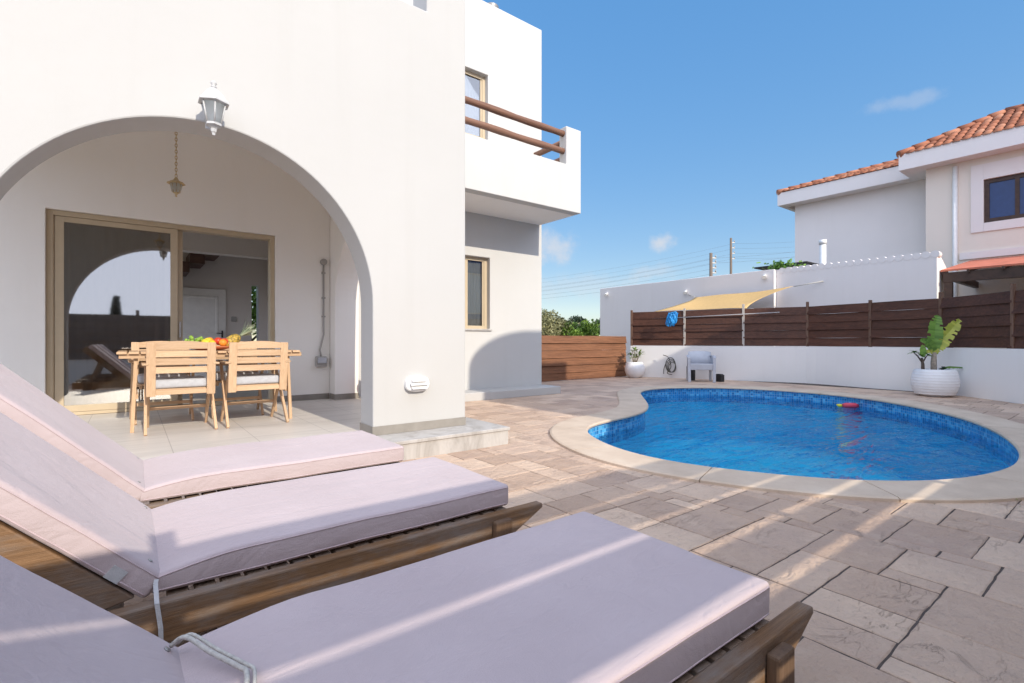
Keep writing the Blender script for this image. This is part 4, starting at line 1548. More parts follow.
# plan of the wall, rounded
def open_spline(pts, per):
    P = [Vector((*p, 0)) for p in pts]
    o_ = spl3(P, per)
    return [(p.x, p.y) for p in o_]
wpl = open_spline(wallpts, 6)
A, B = [Vector(p) for p in wpl], miter(wpl, -0.20)
mb = MB()
n = len(A)
vs_ = []
for (P_, z) in ((A, -0.02), (A, 0.88), (B, 0.88), (B, -0.02)):
    vs_ += [(p.x, p.y, z) for p in P_]
fs = []
for r in range(4):
    r2 = (r + 1) % 4
    for i in range(n - 1): fs.append((r * n + i, r * n + i + 1, r2 * n + i + 1, r2 * n + i))
fs += [[0, n, 2 * n, 3 * n], [n - 1, 2 * n - 1, 3 * n - 1, 4 * n - 1]]
mb.add(vs_, fs)
gw = mb.build('garden_wall', 'plaster_wall', None, (9.7, 0.5, 0))
tag(gw, 'low white rendered wall curving behind the pool under the brown fence', 'wall')

fen = thing('woven_fence', 'dark brown woven board fence standing on the low white pool wall', 'fence', (9.75, 0.5, 0.88))
fl = [Vector(p) for p in miter(wallpts, -0.10)]
for i, p in enumerate(fl):
    d = (fl[min(i + 1, len(fl) - 1)] - fl[max(0, i - 1)]).normalized()
    nn = Vector((d.y, -d.x))
    mb = MB()
    top = 1.90 + (0.06 if i in (2, 3, 5, 6) else 0.0)
    c = p
    mb.bar((c.x, c.y, 0.86), (c.x, c.y, top), 0.055, 0.055, (d.x, d.y, 0))
    o = mb.build('post', 'fence_dark_z' if i not in (1, 2) else wood('sunlit_post', (0.34, 0.30, 0.26), (0.55, 0.50, 0.45), 2), fen, bevel=0.004)  # two posts get paler timber, standing in for sunlight on them
for i in range(len(fl) - 1):
    a, b = fl[i], fl[i + 1]
    d = (b - a).normalized()
    nn = Vector((d.y, -d.x))
    mb = MB()
    nb = 5
    hh = 0.193
    for k in range(nb):
        sgn = 1 if (k + i) % 2 else -1
        z0_ = 0.892 + k * 0.189
        N = 8
        sag = random.uniform(-0.006, 0.006)
        vs_ = []
        for j in range(N + 1):
            t = j / N
            off = sgn * (0.008 - 0.006 * math.sin(math.pi * t))
            p = a.lerp(b, t) + nn * off
            zz = z0_ + sag * math.sin(math.pi * t)
            for (dn, dz) in ((0.006, 0), (0.024, 0), (0.0, hh), (-0.018, hh)):
                vs_.append((p.x + nn.x * dn, p.y + nn.y * dn, zz + dz))
        fs = []
        for j in range(N):
            for m_ in range(4):
                m2 = (m_ + 1) % 4
                fs.append((4 * j + m_, 4 * j + m2, 4 * j + 4 + m2, 4 * j + 4 + m_))
        fs += [(0, 1, 2, 3), (4 * N, 4 * N + 1, 4 * N + 2, 4 * N + 3)]
        mb.add(vs_, fs, random.random())
    mb.build('board_panel', 'fence_dark', fen)

lf = thing('low_timber_fence', 'sunlit low fence of wide horizontal brown boards beyond the house corner', 'fence', (6.2, 5.06, 0))
for x in (3.9, 5.35, 6.9, 8.40):
    mb = MB()
    mb.box(x, x + 0.07, 5.085, 5.15, -0.05, 1.10)
    mb.build('post', 'fence_dark_z', lf)
mb = MB()
for k in range(6):
    z0_ = 0.012 + k * 0.190
    dy = random.uniform(-0.008, 0.008)
    lean = 0.03
    y0_ = 5.045 + dy
    vs_ = []
    N = 16
    for j in range(N + 1):
        x = 3.6 + 4.98 * j / N
        wv = 0.006 * math.sin(j * 0.9 + k * 2)
        for (yy, zz) in ((y0_ - lean, z0_ - 0.004), (y0_, z0_), (y0_ + 0.02, z0_ + 0.188), (y0_ - 0.004, z0_ + 0.186)):
            vs_.append((x, yy + wv, zz + wv * 0.5))
    fs = []
    for j in range(N):
        for m_ in range(4):
            m2 = (m_ + 1) % 4
            fs.append((4 * j + m_, 4 * j + m2, 4 * j + 4 + m2, 4 * j + 4 + m_))
    mb.add(vs_, fs, random.random())
mb.build('board_panel', 'fence_warm', lf)

LEAN = {0.57: 0.076, 0.815: 0.074, 1.015: 0.050, 1.215: 0.044, 1.415: 0.03}
def dy0_next(z): return LEAN[z]
# fence behind the camera: casts the striped shade over the loungers
bf = thing('slatted_fence', 'brown slatted fence on a low wall behind the sun loungers', 'fence', (-2, -4.78, 0))
mb = MB()
mb.box(-7.5, 3.6, -4.90, -4.74, -0.02, 0.58)
mb.build('fence_wall', 'plaster_wall', bf)
mb = MB()
# every board leans, top outwards, so that no level line of sight passes but the sun slips over each board
for (za, zb, dy) in ((0.57, 0.815, 0.0), (0.815, 1.015, 0.058), (1.015, 1.215, 0.055), (1.215, 1.415, 0.030), (1.415, 1.655, 0.024)):
    vs_ = []
    for x in (-7.5, 3.6):
        vs_ += [(x, -4.74 , za), (x, -4.722, za), (x, -4.722 - dy0_next(za), zb), (x, -4.74 - dy0_next(za), zb)]
    mb.add(vs_, [(0, 1, 2, 3), (7, 6, 5, 4), (0, 4, 5, 1), (1, 5, 6, 2), (2, 6, 7, 3), (3, 7, 4, 0)])
mb.build('board_panel', wood('fence_boards_lengthwise', (0.13, 0.10, 0.085), (0.26, 0.21, 0.18), 0, 0.6, 30), bf)
for i in range(8):
    x = -2.52 + 1.45 * (i - 3)
    mb = MB()
    mb.box(x - 0.035, x + 0.035, -4.90, -4.82, 0.58, 1.655 + (0.13 if i == 3 else 0.05))
    mb.build('post', 'fence_dark_z', bf)

# neighbouring villa across the lane, behind the camera: its shadow covers the pool side
nv = thing('neighbour_villa', 'white villa with a curved parapet across the lane behind the loungers', 'house', (6, -8, 0))
mb = MB()
poly = [(2.307, -0.02), (2.307, 5.75)]
for i in range(1, 13):
    a = math.pi / 2 * i / 12
    poly.append((2.307 + 1.45 * (1 - math.cos(a)), 5.75 + 0.72 * math.sin(a)))
poly += [(5.2, 6.47), (5.2, 6.70), (6.46, 6.70), (6.46, 6.25), (11.5, 6.25), (11.5, -0.02)]
mb.prism(poly, 'y', -12.5, -6.5)
mb.build('villa_walls', 'plaster', nv)
for x in (3.2, 5.6, 8.2):
    for z in (0.9, 3.8):
        mb = MB()
        mb.box(x, x + 1.2, -6.5, -6.46, z, z + 1.3)
        w = mb.build('window', 'tan_metal', nv)
        mb = MB()
        mb.box(x + 0.06, x + 1.14, -6.458, -6.45, z + 0.06, z + 1.24)
        mb.build('pane', 'dark_pane', w)

# ------------------------------------------------------------------ pots, plants, chair, pool tools
def pot(prof, loc, label, mat='white_glaze', n=36):
    m_ = MB()
    m_.lathe(prof, loc, n)
    return tag(m_.build('plant_pot', mat, None, loc), label, 'plant pot')
sp = pot([(0.15, 0.0), (0.165, 0.012), (0.235, 0.09), (0.275, 0.20), (0.268, 0.30), (0.225, 0.40), (0.20, 0.435), (0.185, 0.432), (0.185, 0.40), (0.0001, 0.39)],
         (8.38, 4.56, 0), 'round white pot at the corner of the brown fence, sun on its rim')
prof = [(0.205, 0.0), (0.215, 0.03)]
for i in range(41):
    t = i / 40
    z = 0.035 + 0.455 * t
    r = 0.235 + 0.125 * math.sin(math.pi * (0.10 + 0.74 * t) * 0.98) ** 0.75 * (1.0) - 0.02 * t
    r += 0.0035 * math.sin(t * 2 * math.pi * 9)
    prof.append((r, z))
prof += [(prof[-1][0] - 0.03, 0.495), (prof[-1][0] - 0.05, 0.46), (0.0001, 0.45)]
pot(prof, (9.03, -1.745, 0), 'wide ribbed white pot against the pool wall with a banana plant', n=48)

def leaf_blade(m_, base, direction, length, width, droop, tone, curl=0.15, n=7, torn=0.0, rnd=random):
    d = Vector(direction).normalized()
    side = d.cross(Vector((0, 0, 1)))
    if side.length < 0.05: side = Vector((1, 0.3, 0))
    side.normalize()
    vs_ = []
    for i in range(n + 1):
        t = i / n
        p = Vector(base) + d * (length * t) + Vector((0, 0, -droop * t * t * length))
        w = width * (math.sin(math.pi * min(1, t * 0.93 + 0.07)) ** 0.65) * (0.25 if t == 0 else 1)
        j1, j2 = rnd.uniform(1 - torn, 1), rnd.uniform(1 - torn, 1)
        up = d.cross(side).normalized() * (-1)
        vs_ += [p - side * w * j1 + Vector((0, 0, curl * w)), p, p + side * w * j2 + Vector((0, 0, curl * w))]
    fs = []
    for i in range(n):
        a = 3 * i
        fs += [(a, a + 1, a + 4, a + 3), (a + 1, a + 2, a + 5, a + 4)]
    for f in fs:
        m_.add([vs_[k] for k in f], [(0, 1, 2, 3)], min(1, max(0, tone + rnd.uniform(-0.2, 0.2))), True)

# shrub in the round pot
rp = random.Random(8)
sh = thing('potted_shrub', 'light green shrub growing in the round white pot by the low fence', 'plant', (8.38, 4.56, 0.40))
mb = MB()
tips = []
for i in range(9):
    a = i * 2.4
    tip = (8.38 + 0.16 * math.cos(a) * (0.4 + 0.6 * (i % 3) / 2), 4.56 + 0.16 * math.sin(a) * (0.4 + 0.6 * (i % 3) / 2), 0.62 + 0.06 * (i % 4))
    mb.tube([(8.38 + 0.03 * math.cos(a), 4.56 + 0.03 * math.sin(a), 0.39), tip], [0.012, 0.006], 6)
    tips.append(tip)
mb.build('stem', 'stem', sh)
mb = MB()
for tip in tips:
    for k in range(12):
        a = rp.uniform(0, 6.28)
        leaf_blade(mb, (tip[0], tip[1], tip[2] - rp.uniform(0, 0.08)), (math.cos(a), math.sin(a), rp.uniform(0.1, 1.3)), rp.uniform(0.11, 0.20), 0.022, 0.35, rp.random(), n=4, rnd=rp)
mb.build('foliage', 'leaf_bright', sh)

# banana style plant and companions in the ribbed pot
bp = thing('banana_plant', 'banana plant with one green and one yellowing torn leaf in the ribbed pot', 'plant', (9.03, -1.745, 0.45))
c0 = Vector((9.03, -1.745, 0))
rgt = Vector((0.792 * 0 + 0.7924, -0.6100, 0)).normalized()   # a direction across the pot
mb = MB()
mb.tube([c0 + Vector((0, 0, 0.44)) - rgt * 0.02, c0 + Vector((0, 0, 0.62)) - rgt * 0.02, c0 + Vector((0, 0, 0.80)) - rgt * 0.01], [0.048, 0.045, 0.034], 12)
mb.build('stem', 'stem', bp)
mb = MB()
st = c0 + Vector((0, 0, 0.78))
def big_leaf(m_, pts, width, tone, torn, rnd, nrm):
    P = spl3(pts, 7)
    n_ = len(P)
    nrm = Vector(nrm)
    rows = []
    for i, p in enumerate(P):
        t = i / (n_ - 1)
        tg = (P[min(n_ - 1, i + 1)] - P[max(0, i - 1)]).normalized()
        sd_ = tg.cross(nrm).normalized()
        w = width * (math.sin(math.pi * (0.06 + 0.90 * t)) ** 0.7)
        j1, j2 = 1 - rnd.uniform(0, torn), 1 - rnd.uniform(0, torn)
        rows.append((p - sd_ * w * j1 + nrm * (0.25 * w), p, p + sd_ * w * j2 + nrm * (0.25 * w) + Vector((0, 0, -0.02 * rnd.random()))))
    for i in range(n_ - 1):
        for s_ in (0, 1):
            if torn > 0.13 and 2 < i < n_ - 2 and rnd.random() < 0.16:   # a tear: only the part beside the rib is left
                q = [rows[i][s_], rows[i][s_ + 1], rows[i + 1][s_ + 1], rows[i + 1][s_]]
                if s_ == 0: q[0] = q[1].lerp(q[0], 0.45); q[3] = q[2].lerp(q[3], 0.6)
                else: q[1] = q[0].lerp(q[1], 0.45); q[2] = q[3].lerp(q[2], 0.6)
                m_.add(q, [(0, 1, 2, 3)], min(1, max(0, tone + rnd.uniform(-0.25, 0.25))), True)
                continue
            m_.add([rows[i][s_], rows[i][s_ + 1], rows[i + 1][s_ + 1], rows[i + 1][s_]], [(0, 1, 2, 3)], min(1, max(0, tone + rnd.uniform(-0.25, 0.25))), True)
cam_side = (-0.75, -0.45, 0.25)
big_leaf(mb, [st, st + Vector((0, 0, 0.18)) - rgt * 0.01, st + Vector((0, 0, 0.36)) + rgt * 0.0, st + Vector((0, 0, 0.56)) + rgt * 0.02, st + Vector((0, 0, 0.70)) + rgt * 0.06], 0.125, 0.65, 0.14, rp, cam_side)
big_leaf(mb, [st, st + Vector((0, 0, 0.12)) - rgt * 0.06, st + Vector((0, 0, 0.22)) - rgt * 0.16, st + Vector((0, 0, 0.24)) - rgt * 0.27], 0.085, 0.5, 0.12, rp, cam_side)
mb.build('green_leaf', 'leaf_mid', bp)
mb = MB()
big_leaf(mb, [st - rgt * 0.02, st + Vector((0, 0, 0.10)) - rgt * 0.0, st + Vector((0, 0, 0.26)) + rgt * 0.14, st + Vector((0, 0, 0.46)) + rgt * 0.32, st + Vector((0, 0, 0.62)) + rgt * 0.46], 0.135, 0.6, 0.20, rp, cam_side)
big_leaf(mb, [st - rgt * 0.02, st + Vector((0, 0, 0.05)) - rgt * 0.10, st + Vector((0, 0, 0.00)) - rgt * 0.20], 0.05, 0.6, 0.3, rp, cam_side)
mb.build('yellow_leaf', 'leaf_yellow', bp)

ep = thing('euphorbia_plant', 'small dark stemmed plant with rounded leaves left of the banana plant', 'plant', tuple(c0 - rgt * 0.22 + Vector((0, 0, 0.45))))
e0 = c0 - rgt * 0.22
mb = MB()
mb.tube([e0 + Vector((0, 0, 0.44)), e0 + Vector((0, 0, 0.58)), e0 + Vector((0, 0, 0.70)) - rgt * 0.02], [0.030, 0.026, 0.018], 10)
mb.tube([e0 + Vector((0, 0, 0.60)), e0 + Vector((0, 0, 0.74)) - rgt * 0.10, e0 + Vector((0, 0, 0.80)) - rgt * 0.17], [0.016, 0.012, 0.008], 8)
mb.tube([e0 + Vector((0, 0, 0.62)), e0 + Vector((0, 0, 0.72)) + rgt * 0.06, e0 + Vector((0, 0, 0.76)) + rgt * 0.10], [0.014, 0.010, 0.007], 8)
mb.build('stem', simple('dark_stem', (0.10, 0.075, 0.06), 0.85, 0.3, scale=20, bump=0.4), ep)
mb = MB()
for (c, cnt) in ((e0 + Vector((0, 0, 0.80)) - rgt * 0.16, 12), (e0 + Vector((0, 0, 0.74)) - rgt * 0.03, 9), (e0 + Vector((0, 0, 0.75)) + rgt * 0.10, 9)):
    for k in range(cnt):
        a = rp.uniform(0, 6.28)
        leaf_blade(mb, c, (math.cos(a), math.sin(a), rp.uniform(-0.2, 0.9)), rp.uniform(0.07, 0.13), 0.026, 0.3, rp.random() * 0.7, n=4, rnd=rp)
big_leaf(mb, [e0 + Vector((0, 0, 0.72)), e0 + Vector((0, 0, 0.82)) + rgt * 0.0, e0 + Vector((0, 0, 0.94)) - rgt * 0.0], 0.055, 0.8, 0.1, rp, cam_side)
mb.build('foliage', 'leaf_mid', ep)
sp_ = thing('strap_leaf_plant', 'small plant with one long flat leaf at the right rim of the pot', 'plant', tuple(c0 + rgt * 0.16 + Vector((0, 0, 0.45))))
mb = MB()
f0 = c0 + rgt * 0.15
for k in range(14):
    a = rp.uniform(0, 6.28)
    leaf_blade(mb, f0 + Vector((0, 0, 0.46 + rp.uniform(0, 0.08))), (math.cos(a), math.sin(a), rp.uniform(0.0, 0.9)), rp.uniform(0.06, 0.11), 0.03, 0.3, rp.random() * 0.5, n=4, rnd=rp)
mb.build('foliage', 'leaf_dark', sp_)
mb = MB()
big_leaf(mb, [f0 + Vector((0, 0, 0.50)), f0 + Vector((0, 0, 0.525)) + rgt * 0.12, f0 + Vector((0, 0, 0.52)) + rgt * 0.26, f0 + Vector((0, 0, 0.525)) + rgt * 0.36], 0.035, 0.4, 0.0, rp, (-0.3, -0.2, 0.93))
mb.build('long_leaf', 'leaf_mid', sp_)

# monobloc armchair
pc = thing('plastic_armchair', 'white plastic armchair standing against the pool wall beside the hose', 'chair', (8.62, 2.72, 0))
PX = Matrix.Translation((8.62, 2.72, 0)) @ Matrix.Rotation(R(128), 4, 'Z')    # local -y is the front... faces the pool
def pbox(name, pts_list, bev=0.012):
    m_ = MB()
    m_.mx = PX
    for kind, args in pts_list:
        getattr(m_, kind)(*args)
    return m_.build(name, 'white_plastic', pc, bevel=bev)
# seat pan
pbox('seat', [('add', ([(-0.25, -0.22, 0.40), (0.25, -0.22, 0.40), (0.25, 0.26, 0.43), (-0.25, 0.26, 0.43), (-0.25, -0.22, 0.43), (0.25, -0.22, 0.43), (0.25, 0.26, 0.46), (-0.25, 0.26, 0.46)],
     [(0, 3, 2, 1), (4, 5, 6, 7), (0, 1, 5, 4), (1, 2, 6, 5), (2, 3, 7, 6), (3, 0, 4, 7)])),
     ('box', (-0.28, 0.28, 0.24, 0.27, 0.30, 0.45))])
# curved back shell
m_ = MB(); m_.mx = PX
N = 14
vs_ = []
for i in range(N + 1):
    u = -1 + 2 * i / N
    for (z, yb, hw_) in ((0.40, -0.21, 0.265), (0.58, -0.26, 0.285), (0.74, -0.30, 0.27)):
        top = z if z < 0.7 else z + 0.02 * (1 - u * u)
        x = hw_ * u
        y = yb + 0.10 * abs(u) ** 3
        vs_ += [(x, y, top), (x, y - 0.022, top)]
fs = []
for i in range(N):
    for r in range(2):
        for s_ in (0, 1):
            a, b = 6 * i + 2 * r + s_, 6 * i + 2 * (r + 1) + s_
            fs.append((a, a + 6, b + 6, b))
    a, b = 6 * i + 4, 6 * i + 5
    fs.append((a, a + 6, b + 6, b))
    a, b = 6 * i, 6 * i + 1
    fs.append((a, b, b + 6, a + 6))
for i in (0, N):
    fs.append((6 * i, 6 * i + 2, 6 * i + 3, 6 * i + 1)); fs.append((6 * i + 2, 6 * i + 4, 6 * i + 5, 6 * i + 3))
m_.add(vs_, fs, 0.5, True)
m_.build('backrest', 'white_plastic', pc)
for s_ in (-1, 1):
    m_ = MB(); m_.mx = PX
    pts = [(s_ * 0.27, -0.20, 0.64), (s_ * 0.30, -0.05, 0.645), (s_ * 0.305, 0.15, 0.635), (s_ * 0.30, 0.27, 0.60)]
    for a, b in zip(pts[:-1], pts[1:]): m_.bar(a, b, 0.07, 0.025)
    m_.build('armrest', 'white_plastic', pc, bevel=0.008)
    m_ = MB(); m_.mx = PX
    m_.bar((s_ * 0.285, 0.30, 0.0), (s_ * 0.29, 0.26, 0.61), 0.07, 0.035, (0, 1, 0))
    m_.build('leg', 'white_plastic', pc, bevel=0.008)
    m_ = MB(); m_.mx = PX
    m_.bar((s_ * 0.27, -0.30, 0.0), (s_ * 0.265, -0.21, 0.62), 0.06, 0.035, (0, 1, 0))
    m_.build('leg', 'white_plastic', pc, bevel=0.008)
    m_ = MB(); m_.mx = PX
    m_.box(s_ * 0.275 - 0.012, s_ * 0.275 + 0.012, -0.22, 0.25, 0.28, 0.62)
    m_.build('side_panel', 'white_plastic', pc, bevel=0.006)
for (x, y, s_, lab) in ((8.98, 2.42, 0.16, 'squat black box on the deck under the white plastic chair'), (8.80, 3.10, 0.13, 'upright black box on the deck left of the white plastic chair')):
    m_ = MB()
    m_.box(x - s_ / 2, x + s_ / 2, y - 0.09, y + 0.09, 0.0, 0.17 if s_ > 0.15 else 0.36)
    m_.box(x - s_ / 2 + 0.02, x + s_ / 2 - 0.02, y - 0.07, y + 0.07, 0.17 if s_ > 0.15 else 0.36, 0.19 if s_ > 0.15 else 0.38)
    tag(m_.build('black_box', 'black', None, (x, y, 0), bevel=0.008), lab, 'box')

# hose coil on the wall
m_ = MB()
hc = Vector((9.03, 3.86, 0.36))
wd = Vector((0.339, -0.941, 0))
nrm_ = Vector((-0.941, -0.339, 0))
for k in range(4):
    pts = []
    rx, rz = 0.13 - 0.012 * k, 0.20 - 0.022 * k
    for i in range(25):
        a = 2 * math.pi * i / 24
        pts.append(hc + wd * (rx * math.cos(a) + 0.02 * k) + Vector((0, 0, rz * math.sin(a) - 0.02 * k)) + nrm_ * (0.02 + 0.013 * k))
    m_.tube(pts, 0.010, 7, False)
m_.tube(spl3([hc + wd * -0.20 + Vector((0, 0, 0.27)) + nrm_ * 0.03, hc + wd * -0.05 + Vector((0, 0, 0.2)) + nrm_ * 0.05, hc + wd * 0.02 + Vector((0, 0, -0.05)) + nrm_ * 0.06, hc + wd * -0.08 + Vector((0, 0, -0.22)) + nrm_ * 0.05, hc + wd * 0.05 + Vector((0, 0, -0.26)) + nrm_ * 0.05]), 0.010, 7)
m_.tube(spl3([hc + wd * -0.10 + Vector((0, 0, 0.1)) + nrm_ * 0.03, hc + wd * -0.17 + Vector((0, 0, -0.1)) + nrm_ * 0.04, hc + wd * -0.18 + Vector((0, 0, -0.25)) + nrm_ * 0.04]), 0.010, 7)
tag(m_.build('hose', 'rubber', None, tuple(hc)), 'coiled dark hose hanging on the white wall between pot and chair', 'hose')

M['pole_alu'] = simple('dull_aluminium_pole', (0.42, 0.40, 0.39), 0.5, 0.1)
# pool net on its pole, laid over the fence
net = thing('pool_net', 'blue pool skimmer net with a long white pole hooked on the fence', 'pool net', (9.0, 3.6, 1.65))
m_ = MB()
m_.tube([(8.99, 3.72, 1.64), (9.93, 1.40, 1.715)], 0.011, 8)
m_.build('pole', 'pole_alu', net)
nc = Vector((9.02, 3.80, 1.62))
m_ = MB()
fr_ = []
for i in range(25):
    a = 2 * math.pi * i / 24
    ex = abs(math.cos(a)) ** 0.5 * math.copysign(1, math.cos(a)); ez = abs(math.sin(a)) ** 0.5 * math.copysign(1, math.sin(a))
    fr_.append(nc + wd * (0.135 * ex * (1 - 0.12 * ez) + 0.03 * ez) + Vector((0, 0, 0.16 * ez + 0.03 * ex)) + nrm_ * (0.07 + 0.03 * ez))
m_.tube(fr_, 0.016, 7, False)
m_.tube([fr_[0], nc + wd * 0.05 + nrm_ * 0.09, fr_[12]], 0.010, 6)
m_.build('net_frame', 'blue_net', net)
m_ = MB()
NN = 22
vs_ = []
for i in range(NN + 1):
    for j in range(NN + 1):
        u, w = -1 + 2 * i / NN, -1 + 2 * j / NN
        k_ = noise.noise_vector(Vector((u * 2.3, w * 2.1, 4.2)))
        k2 = noise.noise(Vector((u * 6.5, w * 2.5, 1.2)))
        dd = 0.06 * (1 - u * u) * (1 - w * w) + 0.045 * k2
        low = 0.10 * max(0.0, -w) * (0.7 + 0.5 * k_.x) * (1 - 0.5 * abs(u))
        vs_.append(nc + wd * (0.128 * u * (1 - 0.25 * max(0, -w)) + 0.03 * w + 0.02 * k_.y) + Vector((0, 0, 0.155 * w - low + 0.02 * k_.z)) + nrm_ * (0.06 + dd))
m_.add(vs_, [(i * (NN + 1) + j, (i + 1) * (NN + 1) + j, (i + 1) * (NN + 1) + j + 1, i * (NN + 1) + j + 1) for i in range(NN) for j in range(NN)], 0.5, True)
m_.build('net_bag', 'blue_net', net)

# floating toy
toy = thing('pool_toy', 'small red and yellow toy floating by the far pool edge', 'pool toy', (7.45, -0.85, -0.15))
m_ = MB()
tdir = Vector((0.6, -0.8, 0))
for k, r_ in ((0.0, 0.055), (0.30, 0.055)):
    pass
m_.tube([Vector((7.42, -0.80, -0.14)), Vector((7.42, -0.80, -0.14)) + tdir * 0.05, Vector((7.42, -0.80, -0.14)) + tdir * 0.20, Vector((7.42, -0.80, -0.14)) + tdir * 0.25], [0.03, 0.048, 0.048, 0.03], 14)
m_.build('toy_body', 'toy_red', toy)
m_ = MB()
m_.tube([Vector((7.42, -0.80, -0.145)) - tdir * 0.01, Vector((7.42, -0.80, -0.145)) - tdir * 0.05, Vector((7.42, -0.80, -0.13)) - tdir * 0.09], [0.028, 0.03, 0.012], 12)
m_.build('toy_tail', 'toy_yellow', toy)

# terracotta planter glimpsed through the side arch
m_ = MB()
m_.lathe([(0.10, 0.0), (0.12, 0.02), (0.15, 0.28), (0.165, 0.29), (0.165, 0.33), (0.145, 0.335), (0.13, 0.30), (0.0001, 0.29)], (0.14, 2.62, FL), 24)
tag(m_.build('flower_pot', 'terracotta', None, (0.14, 2.62, FL)), 'terracotta pot just outside the terrace side arch', 'plant pot')
fp = MB()
for k in range(160):
    a, b = rp.uniform(0, 6.28), rp.uniform(-0.3, 1.4)
    rr_ = rp.uniform(0.03, 0.16)
    c = Vector((0.14 + rr_ * math.cos(a) * math.cos(b) * 0.9, 2.62 + rr_ * math.sin(a) * math.cos(b), FL + 0.40 + rr_ * math.sin(b) * 0.9))
    u = noise.random_unit_vector() * 0.022
    w = u.cross(noise.random_unit_vector()).normalized() * 0.018
    fp.quad(c, u, w, rp.random())
tag(fp.build('red_flowers', 'petal_red', None, (0.14, 2.62, FL + 0.30)), 'red flowers in the terracotta pot outside the side arch', 'flowers')

# ------------------------------------------------------------------ shade sail, neighbour's wall and house
mb = MB()
C4 = [Vector((9.40, 4.75, 1.86)), Vector((11.3, 4.552, 2.389)), Vector((11.3, 1.65, 2.46)), Vector((10.1, 2.30, 1.86))]
N = 22
vs_ = []
for i in range(N + 1):
    for j in range(N + 1):
        u, w = i / N, j / N
        uu = 0.5 + (u - 0.5) * (1 - 0.18 * 4 * w * (1 - w))
        ww = 0.5 + (w - 0.5) * (1 - 0.13 * 4 * u * (1 - u))
        p = (C4[0] * (1 - uu) + C4[3] * uu) * (1 - ww) + (C4[1] * (1 - uu) + C4[2] * uu) * ww
        p = p + Vector((0, 0, -0.10 * 16 * u * (1 - u) * w * (1 - w) + 0.012 * math.sin(9 * u + 5 * w)))
        vs_.append(p)
sail = thing('shade_sail', 'sand coloured shade sail stretched behind the brown fence', 'shade sail', (10.5, 3.3, 1.9))
mb.add(vs_, [(i * (N + 1) + j, (i + 1) * (N + 1) + j, (i + 1) * (N + 1) + j + 1, i * (N + 1) + j + 1) for i in range(N) for j in range(N)], 0.5, True)
o = mb.build('sail_cloth', 'shade_cloth', sail)
md = o.modifiers.new('thickness', 'SOLIDIFY'); md.thickness = 0.004
for a, b in ((C4[2], (11.62, 1.05, 2.57)), (C4[0], (9.05, 4.95, 1.82)), (C4[1], (11.49, 4.9, 2.5)), (C4[3], (10.0, 2.05, 1.84))):
    mb = MB()
    mb.tube([a, b], 0.012, 6)
    mb.build('rope', 'rope', sail)

nw = thing('neighbour_wall', 'tall plain white boundary wall of the plot beyond the pool fence', 'wall', (11.6, 4, 0))
mb = MB()
mb.box(11.5, 11.8, 2.245, 8.683, -0.05, 3.01)
mb.build('wall_panel', 'plaster_far', nw, bevel=0.01)
mb = MB()
mb.box(11.64, 11.85, -1.23, 2.243, -0.05, 3.0)
mb.prism([(11.853, -0.05), (11.853, 2.99), (12.75, 2.60), (12.75, -0.05)], 'y', -1.23, -1.05)
mb.build('wall_panel', 'plaster_far', nw)
mb = MB()
y = -1.2
while y < 2.2:
    mb.tube([Vector((11.632, y, 2.965)), Vector((11.86, y, 2.965))], [0.080, 0.080], 16)
    y += 0.165
mb.build('wavy_coping', 'plaster_far', nw)
def spot(y, z):
    s_ = thing('wall_spotlight', 'small white spotlight high on the tall boundary wall', 'wall light', (11.5, y, z), 'spotlights on the tall boundary wall')
    m_ = MB()
    m_.box(11.46, 11.499, y - 0.04, y + 0.04, z - 0.04, z + 0.04)
    m_.build('base', 'white_metal', s_)
    m_ = MB()
    m_.tube([(11.46, y, z - 0.01), (11.36, y - 0.05, z - 0.07)], [0.035, 0.055], 12)
    m_.build('lamp_head', 'white_metal', s_)
for y, z in ((8.333, 2.80), (4.998, 2.62), (2.50, 2.86)): spot(y, z)
# creeper spilling over the wall with a dark roof edge
mb = MB()
for k in range(150):
    c = Vector((11.75 + rp.uniform(-0.15, 0.2), 2.15 + rp.gauss(0, 0.22), 3.05 + abs(rp.gauss(0, 0.09))))
    u = noise.random_unit_vector() * rp.uniform(0.03, 0.06)
    w = u.cross(noise.random_unit_vector()).normalized() * 0.022
    mb.quad(c, u, w, rp.random())
for k in range(8):
    p = Vector((11.75, 2.1 + rp.gauss(0, 0.15), 3.0))
    mb.tube([p, p + Vector((0, rp.uniform(-0.1, 0.1), rp.uniform(0.15, 0.36)))], 0.006, 5, tone=0.2)
tag(mb.build('creeper', 'leaf_mid', None, (11.75, 2.1, 3.0)), 'small green creeper on top of the tall boundary wall', 'plant')
mb = MB()
mb.box(12.0, 13.6, 1.6, 3.05, 3.16, 3.20)
cn = mb.build('carport_roof', 'black')
for yy in (1.75, 2.9):
    m_ = MB(); m_.box(12.8, 12.86, yy, yy + 0.06, -0.05, 3.158); m_.build('post', 'black', cn)
tag(cn, 'thin dark canopy edge showing above the tall boundary wall', 'canopy')
mb = MB()
mb.tube([(13.5, 1.76, -0.05), (13.5, 1.76, 3.86)], 0.085, 16)
mb.tube([(13.5, 1.76, 3.861), (13.5, 1.76, 3.99)], 0.10, 16)
tag(mb.build('vent_pipe', 'white_metal', None, (13.5, 1.76, 0)), 'white vent pipe rising behind the wavy topped wall', 'pipe')

